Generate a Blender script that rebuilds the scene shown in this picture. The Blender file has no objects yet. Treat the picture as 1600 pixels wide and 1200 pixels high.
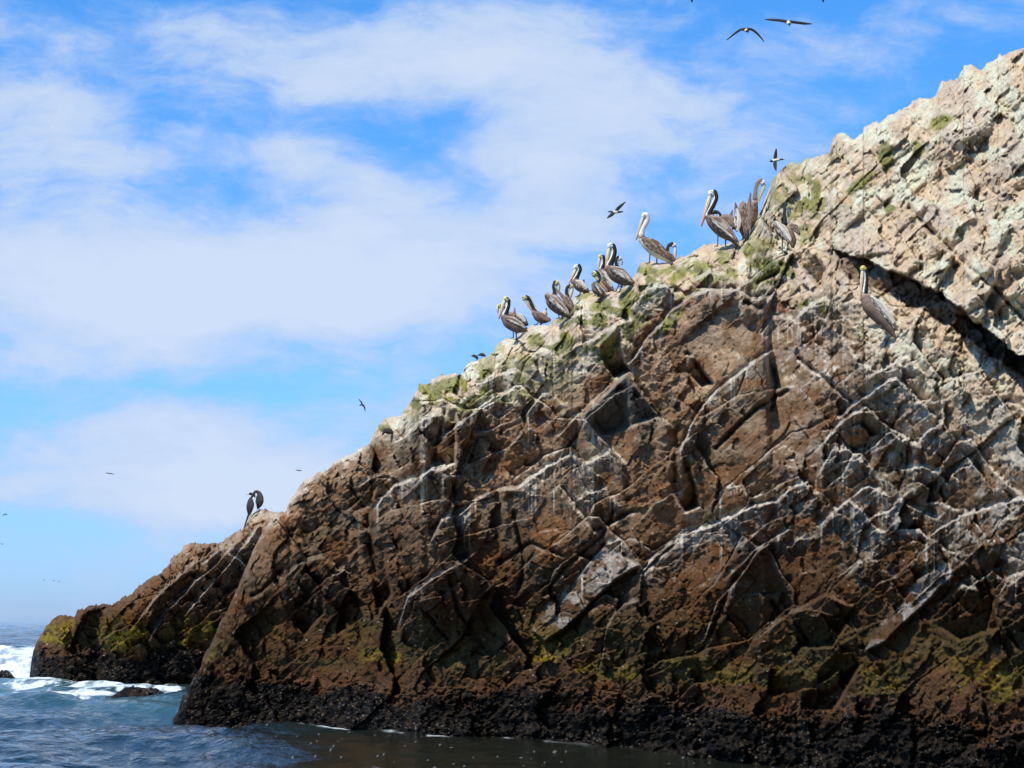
import bpy, bmesh, math, random
import numpy as np
from mathutils import Vector, Matrix

C = bpy.context.scene
COL = C.collection
R = math.radians

# ------------------------------------------------------------------ camera
CAM_H = 2.1
FPX = 3000.0
PITCH = math.atan(370.0 / FPX)
cam_d = bpy.data.cameras.new('camera')
cam_d.sensor_width = 36.0
cam_d.lens = 36.0 * FPX / 1600.0
cam_d.clip_start = 0.1
cam_d.clip_end = 60000.0
cam = bpy.data.objects.new('camera', cam_d)
COL.objects.link(cam)
cam.location = (0, 0, CAM_H)
cam.rotation_euler = (math.pi / 2 + PITCH, 0, 0)
C.camera = cam
CP, SP = math.cos(PITCH), math.sin(PITCH)


def ray(px, py):
    """direction through a photo pixel (1600x1200), scaled so that y = 1"""
    a = (np.asarray(px, float) - 800.0) / FPX
    b = (600.0 - np.asarray(py, float)) / FPX
    y = CP - b * SP
    z = SP + b * CP
    return a / y, z / y


def at(px, py, D):
    u, v = ray(px, py)
    return np.stack([u * D, np.ones_like(u) * D, CAM_H + v * D], -1)


# ------------------------------------------------------------------ world
SUN_DIR = Vector((-0.43, -0.40, 0.81)).normalized()
SUN_EL = math.asin(SUN_DIR.z)
SUN_AZ = math.atan2(SUN_DIR.x, SUN_DIR.y)      # clockwise from +Y
W = bpy.data.worlds.new('World')
C.world = W
W.use_nodes = True
wn = W.node_tree.nodes
wl = W.node_tree.links
for n in list(wn):
    wn.remove(n)


def wnode(t, **k):
    n = wn.new(t)
    for a, b in k.items():
        setattr(n, a, b)
    return n


def wmath(op, a, b=None, c=None, clamp=False):
    n = wnode('ShaderNodeMath', operation=op, use_clamp=clamp)
    for i, v in enumerate((a, b, c)):
        if v is None:
            continue
        if isinstance(v, (int, float)):
            n.inputs[i].default_value = v
        else:
            wl.new(v, n.inputs[i])
    return n.outputs[0]


sky = wnode('ShaderNodeTexSky', sky_type='NISHITA')
sky.sun_disc = False
sky.sun_elevation = SUN_EL
sky.sun_rotation = SUN_AZ
sky.altitude = 0
sky.air_density = 1.0
sky.dust_density = 0.3
sky.ozone_density = 2.0
tc = wnode('ShaderNodeTexCoord')
sep = wnode('ShaderNodeSeparateXYZ')
wl.new(tc.outputs['Generated'], sep.inputs[0])
ya = wmath('MAXIMUM', wmath('ABSOLUTE', sep.outputs[1]), 0.08)
U = wmath('DIVIDE', sep.outputs[0], ya)
V = wmath('DIVIDE', sep.outputs[2], ya)
uv = wnode('ShaderNodeCombineXYZ')
wl.new(U, uv.inputs[0])
wl.new(V, uv.inputs[1])
# warp
wv = wnode('ShaderNodeTexNoise')
wv.inputs['Scale'].default_value = 14.0
wv.inputs['Detail'].default_value = 5.0
wl.new(uv.outputs[0], wv.inputs['Vector'])
vs = wnode('ShaderNodeVectorMath', operation='SUBTRACT')
wl.new(wv.outputs['Color'], vs.inputs[0])
vs.inputs[1].default_value = (0.5, 0.5, 0.5)
vm = wnode('ShaderNodeVectorMath', operation='MULTIPLY_ADD')
wl.new(vs.outputs[0], vm.inputs[0])
vm.inputs[1].default_value = (0.06, 0.03, 0.0)
wl.new(uv.outputs[0], vm.inputs[2])
# cloud banks: x, y (photo), rx, ry, angle, weight
BLOBS = [
    (60, 200, 190, 110, -14, 0.8), (150, 180, 150, 90, -25, 0.35), (210, 390, 380, 120, -3, 0.75),
    (470, 410, 330, 110, 6, 0.7), (100, 470, 420, 130, 0, 0.65), (400, 470, 420, 90, 3, 0.55),
    (700, 430, 200, 130, 10, 0.6), (640, 330, 190, 70, -10, 0.45), (560, 260, 150, 42, -16, 0.75),
    (400, 215, 200, 60, -25, 0.4), (330, 70, 230, 60, -20, 0.45), (480, 90, 200, 70, -10, 0.4),
    (650, 80, 230, 90, 0, 0.55), (830, 90, 230, 110, -8, 0.85), (980, 160, 180, 110, -10, 0.5),
    (880, 250, 120, 120, 0, 0.55), (760, 240, 110, 70, 0, 0.4), (850, 310, 170, 120, 0, 0.35),
    (900, 400, 160, 90, 10, 0.4), (1130, 240, 170, 100, -10, 0.4), (1180, 110, 110, 50, -20, 0.22),
    (1100, 20, 150, 50, -20, 0.2), (1250, 70, 130, 40, -15, 0.22), (1150, 330, 180, 80, -20, 0.3), (1530, 30, 130, 50, 0, 0.2),
    (90, 570, 300, 50, 0, 0.35), (450, 570, 300, 36, -3, 0.25), (120, 670, 330, 48, 0, 0.5),
    (480, 660, 300, 46, 3, 0.55), (330, 750, 450, 60, 0, 1.15), (280, 790, 160, 50, 0, 0.55), (430, 790, 240, 80, 0, 0.6),
    (90, 50, 120, 40, -20, 0.15), (-20, 30, 140, 80, -20, 0.3), (500, 15, 90, 30, 0, -0.2),
]
acc = None
for (bx, by, rx, ry, ang, w) in BLOBS:
    u, v = ray(bx, by)
    mp = wnode('ShaderNodeMapping', vector_type='TEXTURE')
    mp.inputs['Location'].default_value = (float(u), float(v), 0)
    mp.inputs['Rotation'].default_value = (0, 0, R(ang))
    mp.inputs['Scale'].default_value = (rx / FPX * 1.25, ry / FPX * 1.25, 1)
    wl.new(vm.outputs[0], mp.inputs['Vector'])
    ln = wnode('ShaderNodeVectorMath', operation='LENGTH')
    wl.new(mp.outputs[0], ln.inputs[0])
    mr = wnode('ShaderNodeMapRange', interpolation_type='SMOOTHSTEP')
    mr.inputs['From Min'].default_value = 1.15
    mr.inputs['From Max'].default_value = 0.0
    mr.inputs['To Min'].default_value = 0.0
    mr.inputs['To Max'].default_value = w
    wl.new(ln.outputs['Value'], mr.inputs['Value'])
    acc = mr.outputs[0] if acc is None else wmath('ADD', acc, mr.outputs[0])
nz1 = wnode('ShaderNodeTexNoise')
nz1.inputs['Scale'].default_value = 1.0
nz1.inputs['Detail'].default_value = 9.0
nz1.inputs['Roughness'].default_value = 0.64
mpn = wnode('ShaderNodeMapping')
mpn.inputs['Scale'].default_value = (11.0, 24.0, 1)
mpn.inputs['Rotation'].default_value = (0, 0, R(14))
wl.new(vm.outputs[0], mpn.inputs['Vector'])
wl.new(mpn.outputs[0], nz1.inputs['Vector'])
# streaky wisps
nz2 = wnode('ShaderNodeTexNoise')
nz2.inputs['Scale'].default_value = 1.0
nz2.inputs['Detail'].default_value = 6.0
nz2.inputs['Roughness'].default_value = 0.6
mpw = wnode('ShaderNodeMapping')
mpw.inputs['Scale'].default_value = (16.0, 44.0, 1)
mpw.inputs['Rotation'].default_value = (0, 0, R(18))
wl.new(vm.outputs[0], mpw.inputs['Vector'])
wl.new(mpw.outputs[0], nz2.inputs['Vector'])
f = wmath('MULTIPLY_ADD', nz1.outputs['Fac'], 2.2, wmath('SUBTRACT', acc, 1.1))
f = wmath('MULTIPLY_ADD', nz2.outputs['Fac'], 1.1, wmath('SUBTRACT', f, 0.5))
cm = wnode('ShaderNodeMapRange', interpolation_type='SMOOTHERSTEP')
cm.inputs['From Min'].default_value = -0.2
cm.inputs['From Max'].default_value = 1.0
cm.inputs['To Max'].default_value = 0.93
wl.new(f, cm.inputs['Value'])
cmask = cm.outputs[0]
# sky tint by elevation
el = wnode('ShaderNodeMapRange')
el.inputs['From Min'].default_value = 0.0
el.inputs['From Max'].default_value = 0.36
wl.new(V, el.inputs['Value'])
ramp = wnode('ShaderNodeValToRGB')
cr = ramp.color_ramp
cr.elements[0].position = 0.0
cr.elements[0].color = (0.30, 0.47, 0.93, 1)
cr.elements[1].position = 1.0
cr.elements[1].color = (0.24, 0.68, 1.08, 1)
e = cr.elements.new(0.35)
e.color = (0.34, 0.62, 1.05, 1)
wl.new(el.outputs[0], ramp.inputs[0])
gn = wnode('ShaderNodeVectorMath', operation='SCALE')
wl.new(ramp.outputs['Color'], gn.inputs[0])
SKY_GAIN = 1.75
gn.inputs['Scale'].default_value = SKY_GAIN
tint = wnode('ShaderNodeMixRGB', blend_type='MULTIPLY')
tint.inputs['Fac'].default_value = 1.0
wl.new(sky.outputs['Color'], tint.inputs[1])
wl.new(gn.outputs[0], tint.inputs[2])
cmix = wnode('ShaderNodeMixRGB')
wl.new(cmask, cmix.inputs['Fac'])
wl.new(tint.outputs[0], cmix.inputs[1])
# cloud colour slightly varied
ccol = wnode('ShaderNodeMixRGB')
ccol.inputs[1].default_value = (4.3, 5.6, 8.0, 1)
ccol.inputs[2].default_value = (5.7, 6.6, 8.1, 1)
cfac = wnode('ShaderNodeMapRange')
cfac.inputs['From Min'].default_value = 0.4
cfac.inputs['From Max'].default_value = 1.3
wl.new(f, cfac.inputs['Value'])
wl.new(cfac.outputs[0], ccol.inputs['Fac'])
wl.new(ccol.outputs[0], cmix.inputs[2])
bg = wnode('ShaderNodeBackground')
bg.inputs['Strength'].default_value = 0.1
wl.new(cmix.outputs[0], bg.inputs['Color'])
wo = wnode('ShaderNodeOutputWorld')
wl.new(bg.outputs[0], wo.inputs['Surface'])

# ------------------------------------------------------------------ sun, exposure
sun_d = bpy.data.lights.new('sun', 'SUN')
sun_d.energy = 4.6
sun_d.angle = R(0.5)
sun_d.color = (1.0, 0.94, 0.84)
sun = bpy.data.objects.new('sun', sun_d)
COL.objects.link(sun)
sun.location = (-20, -10, 40)
sun.rotation_euler = SUN_DIR.to_track_quat('Z', 'Y').to_euler()
C.view_settings.view_transform = 'Standard'
C.view_settings.look = 'None'
C.view_settings.exposure = 0.2
C.view_settings.gamma = 1.0
C.view_settings.use_curve_mapping = False
C.cycles.use_denoising = True
C.cycles.max_bounces = 6
C.cycles.diffuse_bounces = 3


# ------------------------------------------------------------------ noise tools (numpy)
def h32(ix, iy, seed):
    ix = ix.astype(np.int64).astype(np.uint32)
    iy = iy.astype(np.int64).astype(np.uint32)
    h = ix * np.uint32(374761393) + iy * np.uint32(668265263) + np.uint32((seed * 2246822519 + 97) & 0xffffffff)
    h ^= h >> np.uint32(15)
    h *= np.uint32(2246822519)
    h ^= h >> np.uint32(13)
    h *= np.uint32(3266489917)
    h ^= h >> np.uint32(16)
    return h


def rnd(ix, iy, seed):
    return h32(ix, iy, seed).astype(np.float64) / 4294967296.0


def vnoise(x, y, seed=0):
    ix, iy = np.floor(x), np.floor(y)
    fx, fy = x - ix, y - iy
    fx = fx * fx * fx * (fx * (fx * 6 - 15) + 10)
    fy = fy * fy * fy * (fy * (fy * 6 - 15) + 10)
    a, b = rnd(ix, iy, seed), rnd(ix + 1, iy, seed)
    c, d = rnd(ix, iy + 1, seed), rnd(ix + 1, iy + 1, seed)
    return (a + (b - a) * fx) * (1 - fy) + (c + (d - c) * fx) * fy


def fbm(x, y, seed=0, oct=4, gain=0.5):
    s, a, t = 0.0, 1.0, 0.0
    for k in range(oct):
        s = s + a * vnoise(x, y, seed + k * 17)
        t += a
        x, y, a = x * 2.03 + 11.3, y * 2.03 + 7.7, a * gain
    return s / t


def sstep(a, b, x):
    t = np.clip((x - a) / (b - a), 0, 1)
    return t * t * (3 - 2 * t)


def cells(X, Y, su, sv, ang, seed, jit=0.75, cheb=True):
    """jointed-rock cells: nearest cell in a rotated, stretched lattice.
    returns (du, dv in px from the cell centre, id hash i/j, edge distance, su, sv frame)"""
    ca, sa = math.cos(R(ang)), math.sin(R(ang))
    u = (X * ca - Y * sa) / su
    v = (X * sa + Y * ca) / sv
    iu, iv = np.floor(u), np.floor(v)
    f1 = np.full(X.shape, 9.0)
    f2 = np.full(X.shape, 9.0)
    bu = np.zeros(X.shape)
    bv = np.zeros(X.shape)
    bi = np.zeros(X.shape)
    bj = np.zeros(X.shape)
    for a in (-1, 0, 1):
        for b in (-1, 0, 1):
            i, j = iu + a, iv + b
            cu = i + 0.5 + (rnd(i, j, seed) - 0.5) * jit
            cv = j + 0.5 + (rnd(i, j, seed + 1) - 0.5) * jit
            du, dv = u - cu, v - cv
            if cheb:
                w = 0.8 + 0.4 * rnd(i, j, seed + 2)
                d = np.maximum(np.abs(du) * w, np.abs(dv)) + 0.25 * (np.abs(du) + np.abs(dv))
            else:
                d = np.sqrt(du * du + dv * dv)
            m = d < f1
            f2 = np.where(m, f1, np.minimum(f2, d))
            f1 = np.where(m, d, f1)
            bu, bv = np.where(m, du, bu), np.where(m, dv, bv)
            bi, bj = np.where(m, i, bi), np.where(m, j, bj)
    # offsets back in pixels (image frame)
    pu, pv = bu * su, bv * sv
    dx = pu * ca + pv * sa
    dy = -pu * sa + pv * ca
    return dx, dy, bi, bj, f2 - f1


def gauss(X, Y, cx, cy, rx, ry, ang=0.0):
    ca, sa = math.cos(R(ang)), math.sin(R(ang))
    dx, dy = X - cx, Y - cy
    a = (dx * ca - dy * sa) / rx
    b = (dx * sa + dy * ca) / ry
    return np.exp(-(a * a + b * b))


def inpoly(X, Y, pts, soft=3.0):
    ins = np.zeros(X.shape, bool)
    dist = np.full(X.shape, 1e9)
    n = len(pts)
    for k in range(n):
        x1, y1 = pts[k]
        x2, y2 = pts[(k + 1) % n]
        c = ((y1 > Y) != (y2 > Y)) & (X < (x2 - x1) * (Y - y1) / ((y2 - y1) or 1e-9) + x1)
        ins ^= c
        t = np.clip(((X - x1) * (x2 - x1) + (Y - y1) * (y2 - y1)) / ((x2 - x1) ** 2 + (y2 - y1) ** 2), 0, 1)
        dist = np.minimum(dist, np.hypot(X - x1 - t * (x2 - x1), Y - y1 - t * (y2 - y1)))
    sd = np.where(ins, dist, -dist)
    return sstep(-soft, soft, sd)


def segdist(X, Y, pts):
    dist = np.full(X.shape, 1e9)
    for k in range(len(pts) - 1):
        x1, y1 = pts[k]
        x2, y2 = pts[k + 1]
        t = np.clip(((X - x1) * (x2 - x1) + (Y - y1) * (y2 - y1)) / ((x2 - x1) ** 2 + (y2 - y1) ** 2), 0, 1)
        dist = np.minimum(dist, np.hypot(X - x1 - t * (x2 - x1), Y - y1 - t * (y2 - y1)))
    return dist


def interp(x, pts):
    p = np.array(pts, float)
    return np.interp(x, p[:, 0], p[:, 1])


# ------------------------------------------------------------------ materials
def mat(name):
    m = bpy.data.materials.new(name)
    m.use_nodes = True
    nt = m.node_tree
    b = nt.nodes['Principled BSDF']
    return m, nt, b


def simple(name, rgb, rough=0.7, var=0.15, scale=20.0):
    m, nt, b = mat(name)
    n = nt.nodes.new('ShaderNodeTexNoise')
    n.inputs['Scale'].default_value = scale
    n.inputs['Detail'].default_value = 4
    tcn = nt.nodes.new('ShaderNodeTexCoord')
    nt.links.new(tcn.outputs['Object'], n.inputs['Vector'])
    mr = nt.nodes.new('ShaderNodeMapRange')
    mr.inputs['To Min'].default_value = 1 - var
    mr.inputs['To Max'].default_value = 1 + var
    nt.links.new(n.outputs['Fac'], mr.inputs['Value'])
    mx = nt.nodes.new('ShaderNodeVectorMath')
    mx.operation = 'SCALE'
    mx.inputs[0].default_value = rgb
    nt.links.new(mr.outputs[0], mx.inputs['Scale'])
    nt.links.new(mx.outputs[0], b.inputs['Base Color'])
    b.inputs['Roughness'].default_value = rough
    return m


def rock_material():
    m, nt, b = mat('guano_stained_rock')
    N, L = nt.nodes, nt.links
    at_ = N.new('ShaderNodeAttribute')
    at_.attribute_name = 'col'
    wet = N.new('ShaderNodeAttribute')
    wet.attribute_name = 'wet'
    tcn = N.new('ShaderNodeTexCoord')
    n1 = N.new('ShaderNodeTexNoise')
    n1.inputs['Scale'].default_value = 7.0
    n1.inputs['Detail'].default_value = 10
    n1.inputs['Roughness'].default_value = 0.72
    L.new(tcn.outputs['Object'], n1.inputs['Vector'])
    n2 = N.new('ShaderNodeTexNoise')
    n2.inputs['Scale'].default_value = 34.0
    n2.inputs['Detail'].default_value = 5
    n2.inputs['Roughness'].default_value = 0.7
    L.new(tcn.outputs['Object'], n2.inputs['Vector'])
    mr = N.new('ShaderNodeMapRange')
    mr.inputs['From Min'].default_value = 0.25
    mr.inputs['From Max'].default_value = 0.75
    mr.inputs['To Min'].default_value = 0.55
    mr.inputs['To Max'].default_value = 1.45
    L.new(n1.outputs['Fac'], mr.inputs['Value'])
    sc = N.new('ShaderNodeVectorMath')
    sc.operation = 'SCALE'
    L.new(at_.outputs['Color'], sc.inputs[0])
    L.new(mr.outputs[0], sc.inputs['Scale'])
    L.new(sc.outputs[0], b.inputs['Base Color'])
    ad = N.new('ShaderNodeMath')
    ad.operation = 'MULTIPLY_ADD'
    L.new(n2.outputs['Fac'], ad.inputs[0])
    ad.inputs[1].default_value = 0.5
    L.new(n1.outputs['Fac'], ad.inputs[2])
    bp = N.new('ShaderNodeBump')
    bp.inputs['Strength'].default_value = 0.9
    bp.inputs['Distance'].default_value = 0.13
    L.new(ad.outputs[0], bp.inputs['Height'])
    L.new(bp.outputs[0], b.inputs['Normal'])
    rr = N.new('ShaderNodeMapRange')
    rr.inputs['To Min'].default_value = 0.85
    rr.inputs['To Max'].default_value = 0.75
    L.new(wet.outputs['Fac'], rr.inputs['Value'])
    L.new(rr.outputs[0], b.inputs['Roughness'])
    b.inputs['Specular IOR Level'].default_value = 0.12
    return m


MROCK = rock_material()


def grid_mesh(name, P, colr=None, wet=None, material=None, smooth=True):
    nr, nc = P.shape[:2]
    me = bpy.data.meshes.new(name)
    nv = nr * nc
    me.vertices.add(nv)
    me.vertices.foreach_set('co', P.reshape(-1).astype(np.float32))
    idx = np.arange(nv).reshape(nr, nc)
    q = np.stack([idx[:-1, :-1], idx[1:, :-1], idx[1:, 1:], idx[:-1, 1:]], -1).reshape(-1, 4)
    nf = len(q)
    me.loops.add(nf * 4)
    me.loops.foreach_set('vertex_index', q.reshape(-1).astype(np.int32))
    me.polygons.add(nf)
    me.polygons.foreach_set('loop_start', (np.arange(nf) * 4).astype(np.int32))
    me.polygons.foreach_set('loop_total', np.full(nf, 4, np.int32))
    me.polygons.foreach_set('use_smooth', np.full(nf, smooth))
    me.update(calc_edges=True)
    if colr is not None:
        a = me.attributes.new('col', 'FLOAT_COLOR', 'POINT')
        c4 = np.ones((nv, 4), np.float32)
        c4[:, :3] = colr.reshape(-1, 3)
        a.data.foreach_set('color', c4.reshape(-1))
    if wet is not None:
        a = me.attributes.new('wet', 'FLOAT', 'POINT')
        a.data.foreach_set('value', wet.reshape(-1).astype(np.float32))
    o = bpy.data.objects.new(name, me)
    COL.objects.link(o)
    if material:
        me.materials.append(material)
    return o


def normals(P):
    du = np.gradient(P, axis=1)
    dv = np.gradient(P, axis=0)
    n = np.cross(dv, du)
    n /= np.linalg.norm(n, axis=-1, keepdims=True) + 1e-12
    flip = n[..., 1] > 0
    n[flip] *= -1
    return n


def blur(a, k, axis):
    ker = np.hanning(2 * k + 3)[1:-1]
    ker /= ker.sum()
    pad = [(0, 0)] * a.ndim
    pad[axis] = (k, k)
    b = np.pad(a, pad, mode='edge')
    out = np.zeros_like(a)
    for i, w in enumerate(ker):
        sl = [slice(None)] * a.ndim
        sl[axis] = slice(i, i + a.shape[axis])
        out += w * b[tuple(sl)]
    return out


# ------------------------------------------------------------------ the cliff
RIDGE = [(262, 1132), (277, 1117), (285, 1090), (300, 1062), (318, 1030), (335, 998), (352, 960), (372, 915), (388, 880), (402, 850),
         (418, 822), (436, 805), (455, 782), (478, 750), (500, 740), (520, 722), (545, 710), (578, 692), (584, 672), (600, 657), (628, 645),
         (650, 614), (655, 600), (690, 590), (720, 583), (735, 568), (752, 560), (790, 535), (805, 528), (830, 510), (860, 502), (880, 494), (888, 484), (896, 466),
         (906, 457), (920, 453), (955, 455), (982, 444), (1000, 416), (1020, 408), (1050, 410), (1075, 397), (1100, 381), (1112, 378), (1122, 380), (1134, 382), (1150, 380),
         (1168, 368), (1182, 345), (1195, 318), (1204, 296), (1212, 272), (1226, 258), (1245, 254), (1282, 240), (1296, 232), (1302, 210), (1318, 204), (1334, 214),
         (1380, 184), (1430, 160), (1462, 150), (1470, 128), (1492, 124), (1503, 104), (1518, 104), (1532, 112), (1556, 92), (1580, 80), (1600, 74), (1760, 0)]
WATERLINE = [(262, 1115), (280, 1117), (400, 1121), (480, 1125), (560, 1133), (660, 1146), (780, 1152), (880, 1160), (1000, 1172),
             (1100, 1181), (1250, 1197), (1400, 1216), (1600, 1240), (1760, 1262)]

# ledges: polylines running with x; the face below juts out by s metres, fading over L px; g = guano on the lip
LEDGES = [
    ([(906, 646), (950, 603), (979, 584), (1000, 612), (1030, 650), (1050, 668)], .55, 60, .4),
    ([(874, 680), (903, 648), (918, 662), (950, 694), (978, 728)], .42, 40, .9),
    ([(785, 762), (807, 764), (848, 734), (890, 710), (917, 726), (932, 742)], .6, 70, 1.),
    ([(850, 735), (868, 766), (902, 802)], .22, 30, .7),
    ([(917, 724), (953, 706), (975, 742)], .3, 34, .9),
    ([(896, 786), (918, 772), (943, 762), (968, 790)], .25, 30, .6),
    ([(1060, 705), (1080, 668), (1100, 633), (1120, 610), (1143, 594), (1160, 580), (1183, 563), (1204, 548)], .75, 110, 1.),
    ([(1000, 897), (1020, 875), (1040, 856), (1067, 836), (1100, 826), (1133, 812), (1173, 793), (1215, 782), (1240, 762), (1262, 752), (1275, 772)], .75, 90, 1.),
    ([(905, 900), (946, 850), (970, 843), (1002, 886)], .35, 60, .8),
    ([(818, 650), (848, 614), (863, 616), (877, 631), (900, 634)], .42, 60, .9),
    ([(983, 566), (997, 548), (1013, 528), (1033, 508), (1050, 486), (1080, 464), (1108, 452), (1130, 460), (1150, 452), (1175, 470), (1200, 462)], .75, 130, .8),
    ([(1312, 652), (1340, 628), (1358, 616), (1387, 594), (1401, 592), (1428, 616), (1459, 652)], .5, 60, 1.),
    ([(1278, 704), (1318, 656), (1353, 636), (1380, 660), (1420, 689), (1436, 698)], .55, 60, .9),
    ([(1432, 694), (1453, 669), (1473, 662), (1488, 684)], .35, 40, 1.),
    ([(1410, 734), (1443, 729), (1467, 739), (1484, 758)], .3, 40, 1.),
    ([(1280, 742), (1302, 702), (1324, 702), (1354, 728)], .35, 44, 1.),
    ([(1278, 822), (1307, 797), (1327, 783), (1347, 797), (1369, 828)], .4, 60, .9),
    ([(1330, 778), (1357, 759), (1388, 774)], .3, 34, .9),
    ([(1362, 808), (1390, 797), (1403, 780), (1428, 793), (1469, 814)], .3, 44, 1.),
    ([(1468, 735), (1494, 692), (1518, 686), (1534, 716), (1554, 740), (1600, 779)], .4, 44, 1.),
    ([(1480, 756), (1494, 734), (1511, 712), (1530, 742)], .25, 30, .9),
    ([(1452, 836), (1500, 807), (1550, 792), (1600, 779), (1660, 770)], .5, 70, .9),
    ([(1275, 494), (1288, 500), (1317, 530), (1340, 567), (1374, 584)], .25, 26, 1.),
    ([(1300, 470), (1330, 505), (1360, 540), (1384, 566)], .22, 26, .9),
    ([(1360, 588), (1385, 574), (1414, 559), (1440, 580)], .4, 30, 1.),
    ([(1160, 470), (1172, 402), (1192, 401), (1212, 408), (1222, 420)], .5, 50, .5),
    ([(1244, 500), (1268, 476), (1290, 468), (1302, 474), (1310, 492)], .4, 40, 1.),
    ([(1085, 440), (1110, 425), (1135, 432), (1152, 448)], .35, 30, .8),
    ([(1190, 520), (1208, 492), (1238, 500), (1262, 520)], .3, 50, 1.),
    ([(937, 1044), (948, 982), (962, 958), (976, 943), (996, 938)], .45, 70, .2),
    ([(1100, 1000), (1110, 972), (1121, 940), (1150, 911), (1188, 858), (1200, 850)], .5, 60, .6),
    ([(586, 796), (602, 775), (617, 760), (652, 747), (680, 730), (697, 726), (703, 740)], .7, 80, 1.),
    ([(622, 982), (640, 933), (668, 910), (694, 894), (720, 880), (745, 862)], .4, 90, .4),
    ([(672, 850), (690, 812), (715, 805), (740, 785), (765, 768), (790, 764)], .4, 60, .9),
    ([(692, 684), (727, 656), (767, 622), (800, 609), (815, 616)], .42, 60, .7),
    ([(640, 672), (665, 652), (690, 648), (705, 660)], .35, 40, .9),
    ([(560, 760), (578, 748), (600, 738), (616, 745)], .3, 30, .4),
    ([(440, 905), (470, 880), (500, 872), (530, 890)], .4, 50, .2),
    ([(486, 925), (510, 905), (540, 890), (556, 902)], .35, 50, .2),
    ([(620, 690), (650, 668), (668, 700)], .35, 36, .5),
    ([(870, 560), (900, 540), (928, 530), (960, 508), (985, 500)], .45, 50, 1.),
    ([(800, 570), (820, 552), (850, 548), (872, 560)], .3, 36, 1.),
    ([(880, 505), (910, 488), (940, 486), (962, 498)], .3, 30, 1.),
    ([(990, 480), (1015, 452), (1040, 446), (1062, 462)], .3, 34, 1.),
    ([(750, 600), (780, 585), (810, 580), (830, 592)], .3, 34, .9),
    ([(1135, 905), (1160, 880), (1190, 850), (1232, 828)], .3, 60, .5),
    ([(1180, 1000), (1230, 960), (1262, 950), (1300, 960)], .3, 60, .1),
    ([(1560, 640), (1575, 628), (1600, 640), (1640, 660)], .35, 30, .8),
    ([(1560, 930), (1580, 900), (1620, 890)], .35, 50, .5),
    ([(1225, 860), (1250, 842), (1275, 838)], .2, 30, .6),
]
# dark joints
CRACKS = [
    [(1062, 700), (1075, 735), (1092, 770), (1080, 790)], [(960, 800), (940, 840), (880, 890), (850, 930)],
    [(1004, 895), (1040, 862), (1064, 842)], [(803, 800), (812, 840), (820, 880), (812, 920)], [(700, 730), (710, 770), (700, 800), (676, 826)],
    [(577, 850), (590, 900), (610, 930), (600, 965)], [(545, 760), (575, 800), (580, 850)], [(694, 640), (686, 690), (676, 720)],
    [(700, 900), (715, 950), (735, 985)], [(930, 280), (930, 281)], [(1073, 553), (1110, 600)], [(985, 580), (1030, 650)],
    [(1420, 325), (1480, 385), (1560, 455), (1600, 500)], [(1230, 960), (1262, 1000), (1240, 1020)], [(1205, 940), (1235, 985)],
    [(440, 890), (410, 925), (395, 930)], [(492, 930), (484, 960)], [(1250, 560), (1330, 628)], [(1185, 440), (1215, 425), (1222, 412)], [(1165, 470), (1185, 482), (1220, 440)],
    [(1120, 700), (1180, 640), (1230, 610)], [(1150, 900), (1110, 990), (1095, 1020)], [(1540, 900), (1560, 960), (1590, 1010)],
    [(880, 760), (930, 830), (990, 800)], [(780, 880), (830, 850), (880, 870)], [(1010, 960), (1050, 1030)], [(1340, 1040), (1310, 1075), (1280, 1090)],
    [(660, 950), (700, 1000)], [(1200, 560), (1215, 600), (1206, 640)],
]
# flat faces that catch the light (or turn away from it): polygon, tilt x, tilt y (m per px, + = nearer), jut, tone
SLABS = [
    ([(898, 902), (944, 850), (1000, 884), (962, 905), (905, 962), (850, 1004), (832, 985), (850, 945)], .010, .013, .25, 'pale'),
    ([(1352, 1020), (1366, 990), (1404, 948), (1440, 890), (1480, 872), (1490, 900), (1450, 940), (1420, 968), (1384, 1004)], .007, .009, .12, 'pale'),
    ([(1395, 400), (1440, 355), (1490, 400), (1462, 455), (1400, 425)], .003, -.001, .35, 'cream'),
    ([(1470, 452), (1520, 400), (1560, 420), (1530, 500), (1490, 485)], .003, .002, .3, 'cream'),
    ([(1490, 400), (1540, 340), (1580, 350), (1545, 425), (1520, 440)], .004, .003, .2, 'cream'),
    ([(1330, 400), (1360, 340), (1420, 330), (1395, 395)], .002, .004, .1, 'cream'),
    ([(583, 905), (562, 860), (560, 812), (598, 850), (612, 930), (590, 960)], -.016, -.008, -.25, 'dark'),
    ([(470, 905), (505, 900), (505, 960), (475, 990), (452, 960)], -.014, -.01, -.3, 'dark'),
    ([(535, 770), (572, 745), (592, 752), (580, 790), (555, 800)], -.010, -.010, -.2, 'dark'),
    ([(676, 640), (712, 640), (712, 722), (684, 735), (664, 700)], -.014, -.01, -.35, 'dark'),
    ([(932, 540), (962, 512), (974, 566), (985, 580), (960, 590), (948, 576)], -.016, -.014, -.4, 'green'),
    ([(910, 648), (980, 586), (1000, 612), (1028, 650), (960, 676), (920, 690)], -.010, -.014, .1, 'grey'),
    ([(1050, 700), (1072, 700), (1095, 790), (1070, 800), (1040, 740)], -.014, -.006, -.25, 'dark'),
    ([(1073, 556), (1084, 560), (1112, 600), (1096, 604), (1074, 580)], -.012, -.02, -.18, 'dark'),
    ([(1465, 945), (1505, 915), (1545, 925), (1560, 980), (1500, 1000), (1470, 980)], -.005, -.008, -.1, 'dark'),
    ([(1280, 1040), (1320, 1000), (1345, 1040), (1300, 1110), (1250, 1110)], -.010, -.010, -.3, 'dark'),
    ([(1235, 395), (1262, 385), (1290, 420), (1285, 450), (1262, 430)], -.01, -.02, -.4, 'cream'),
    ([(1230, 960), (1290, 930), (1340, 950), (1300, 1010), (1250, 1010)], -.004, -.012, 0, 'dark'),
]
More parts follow.
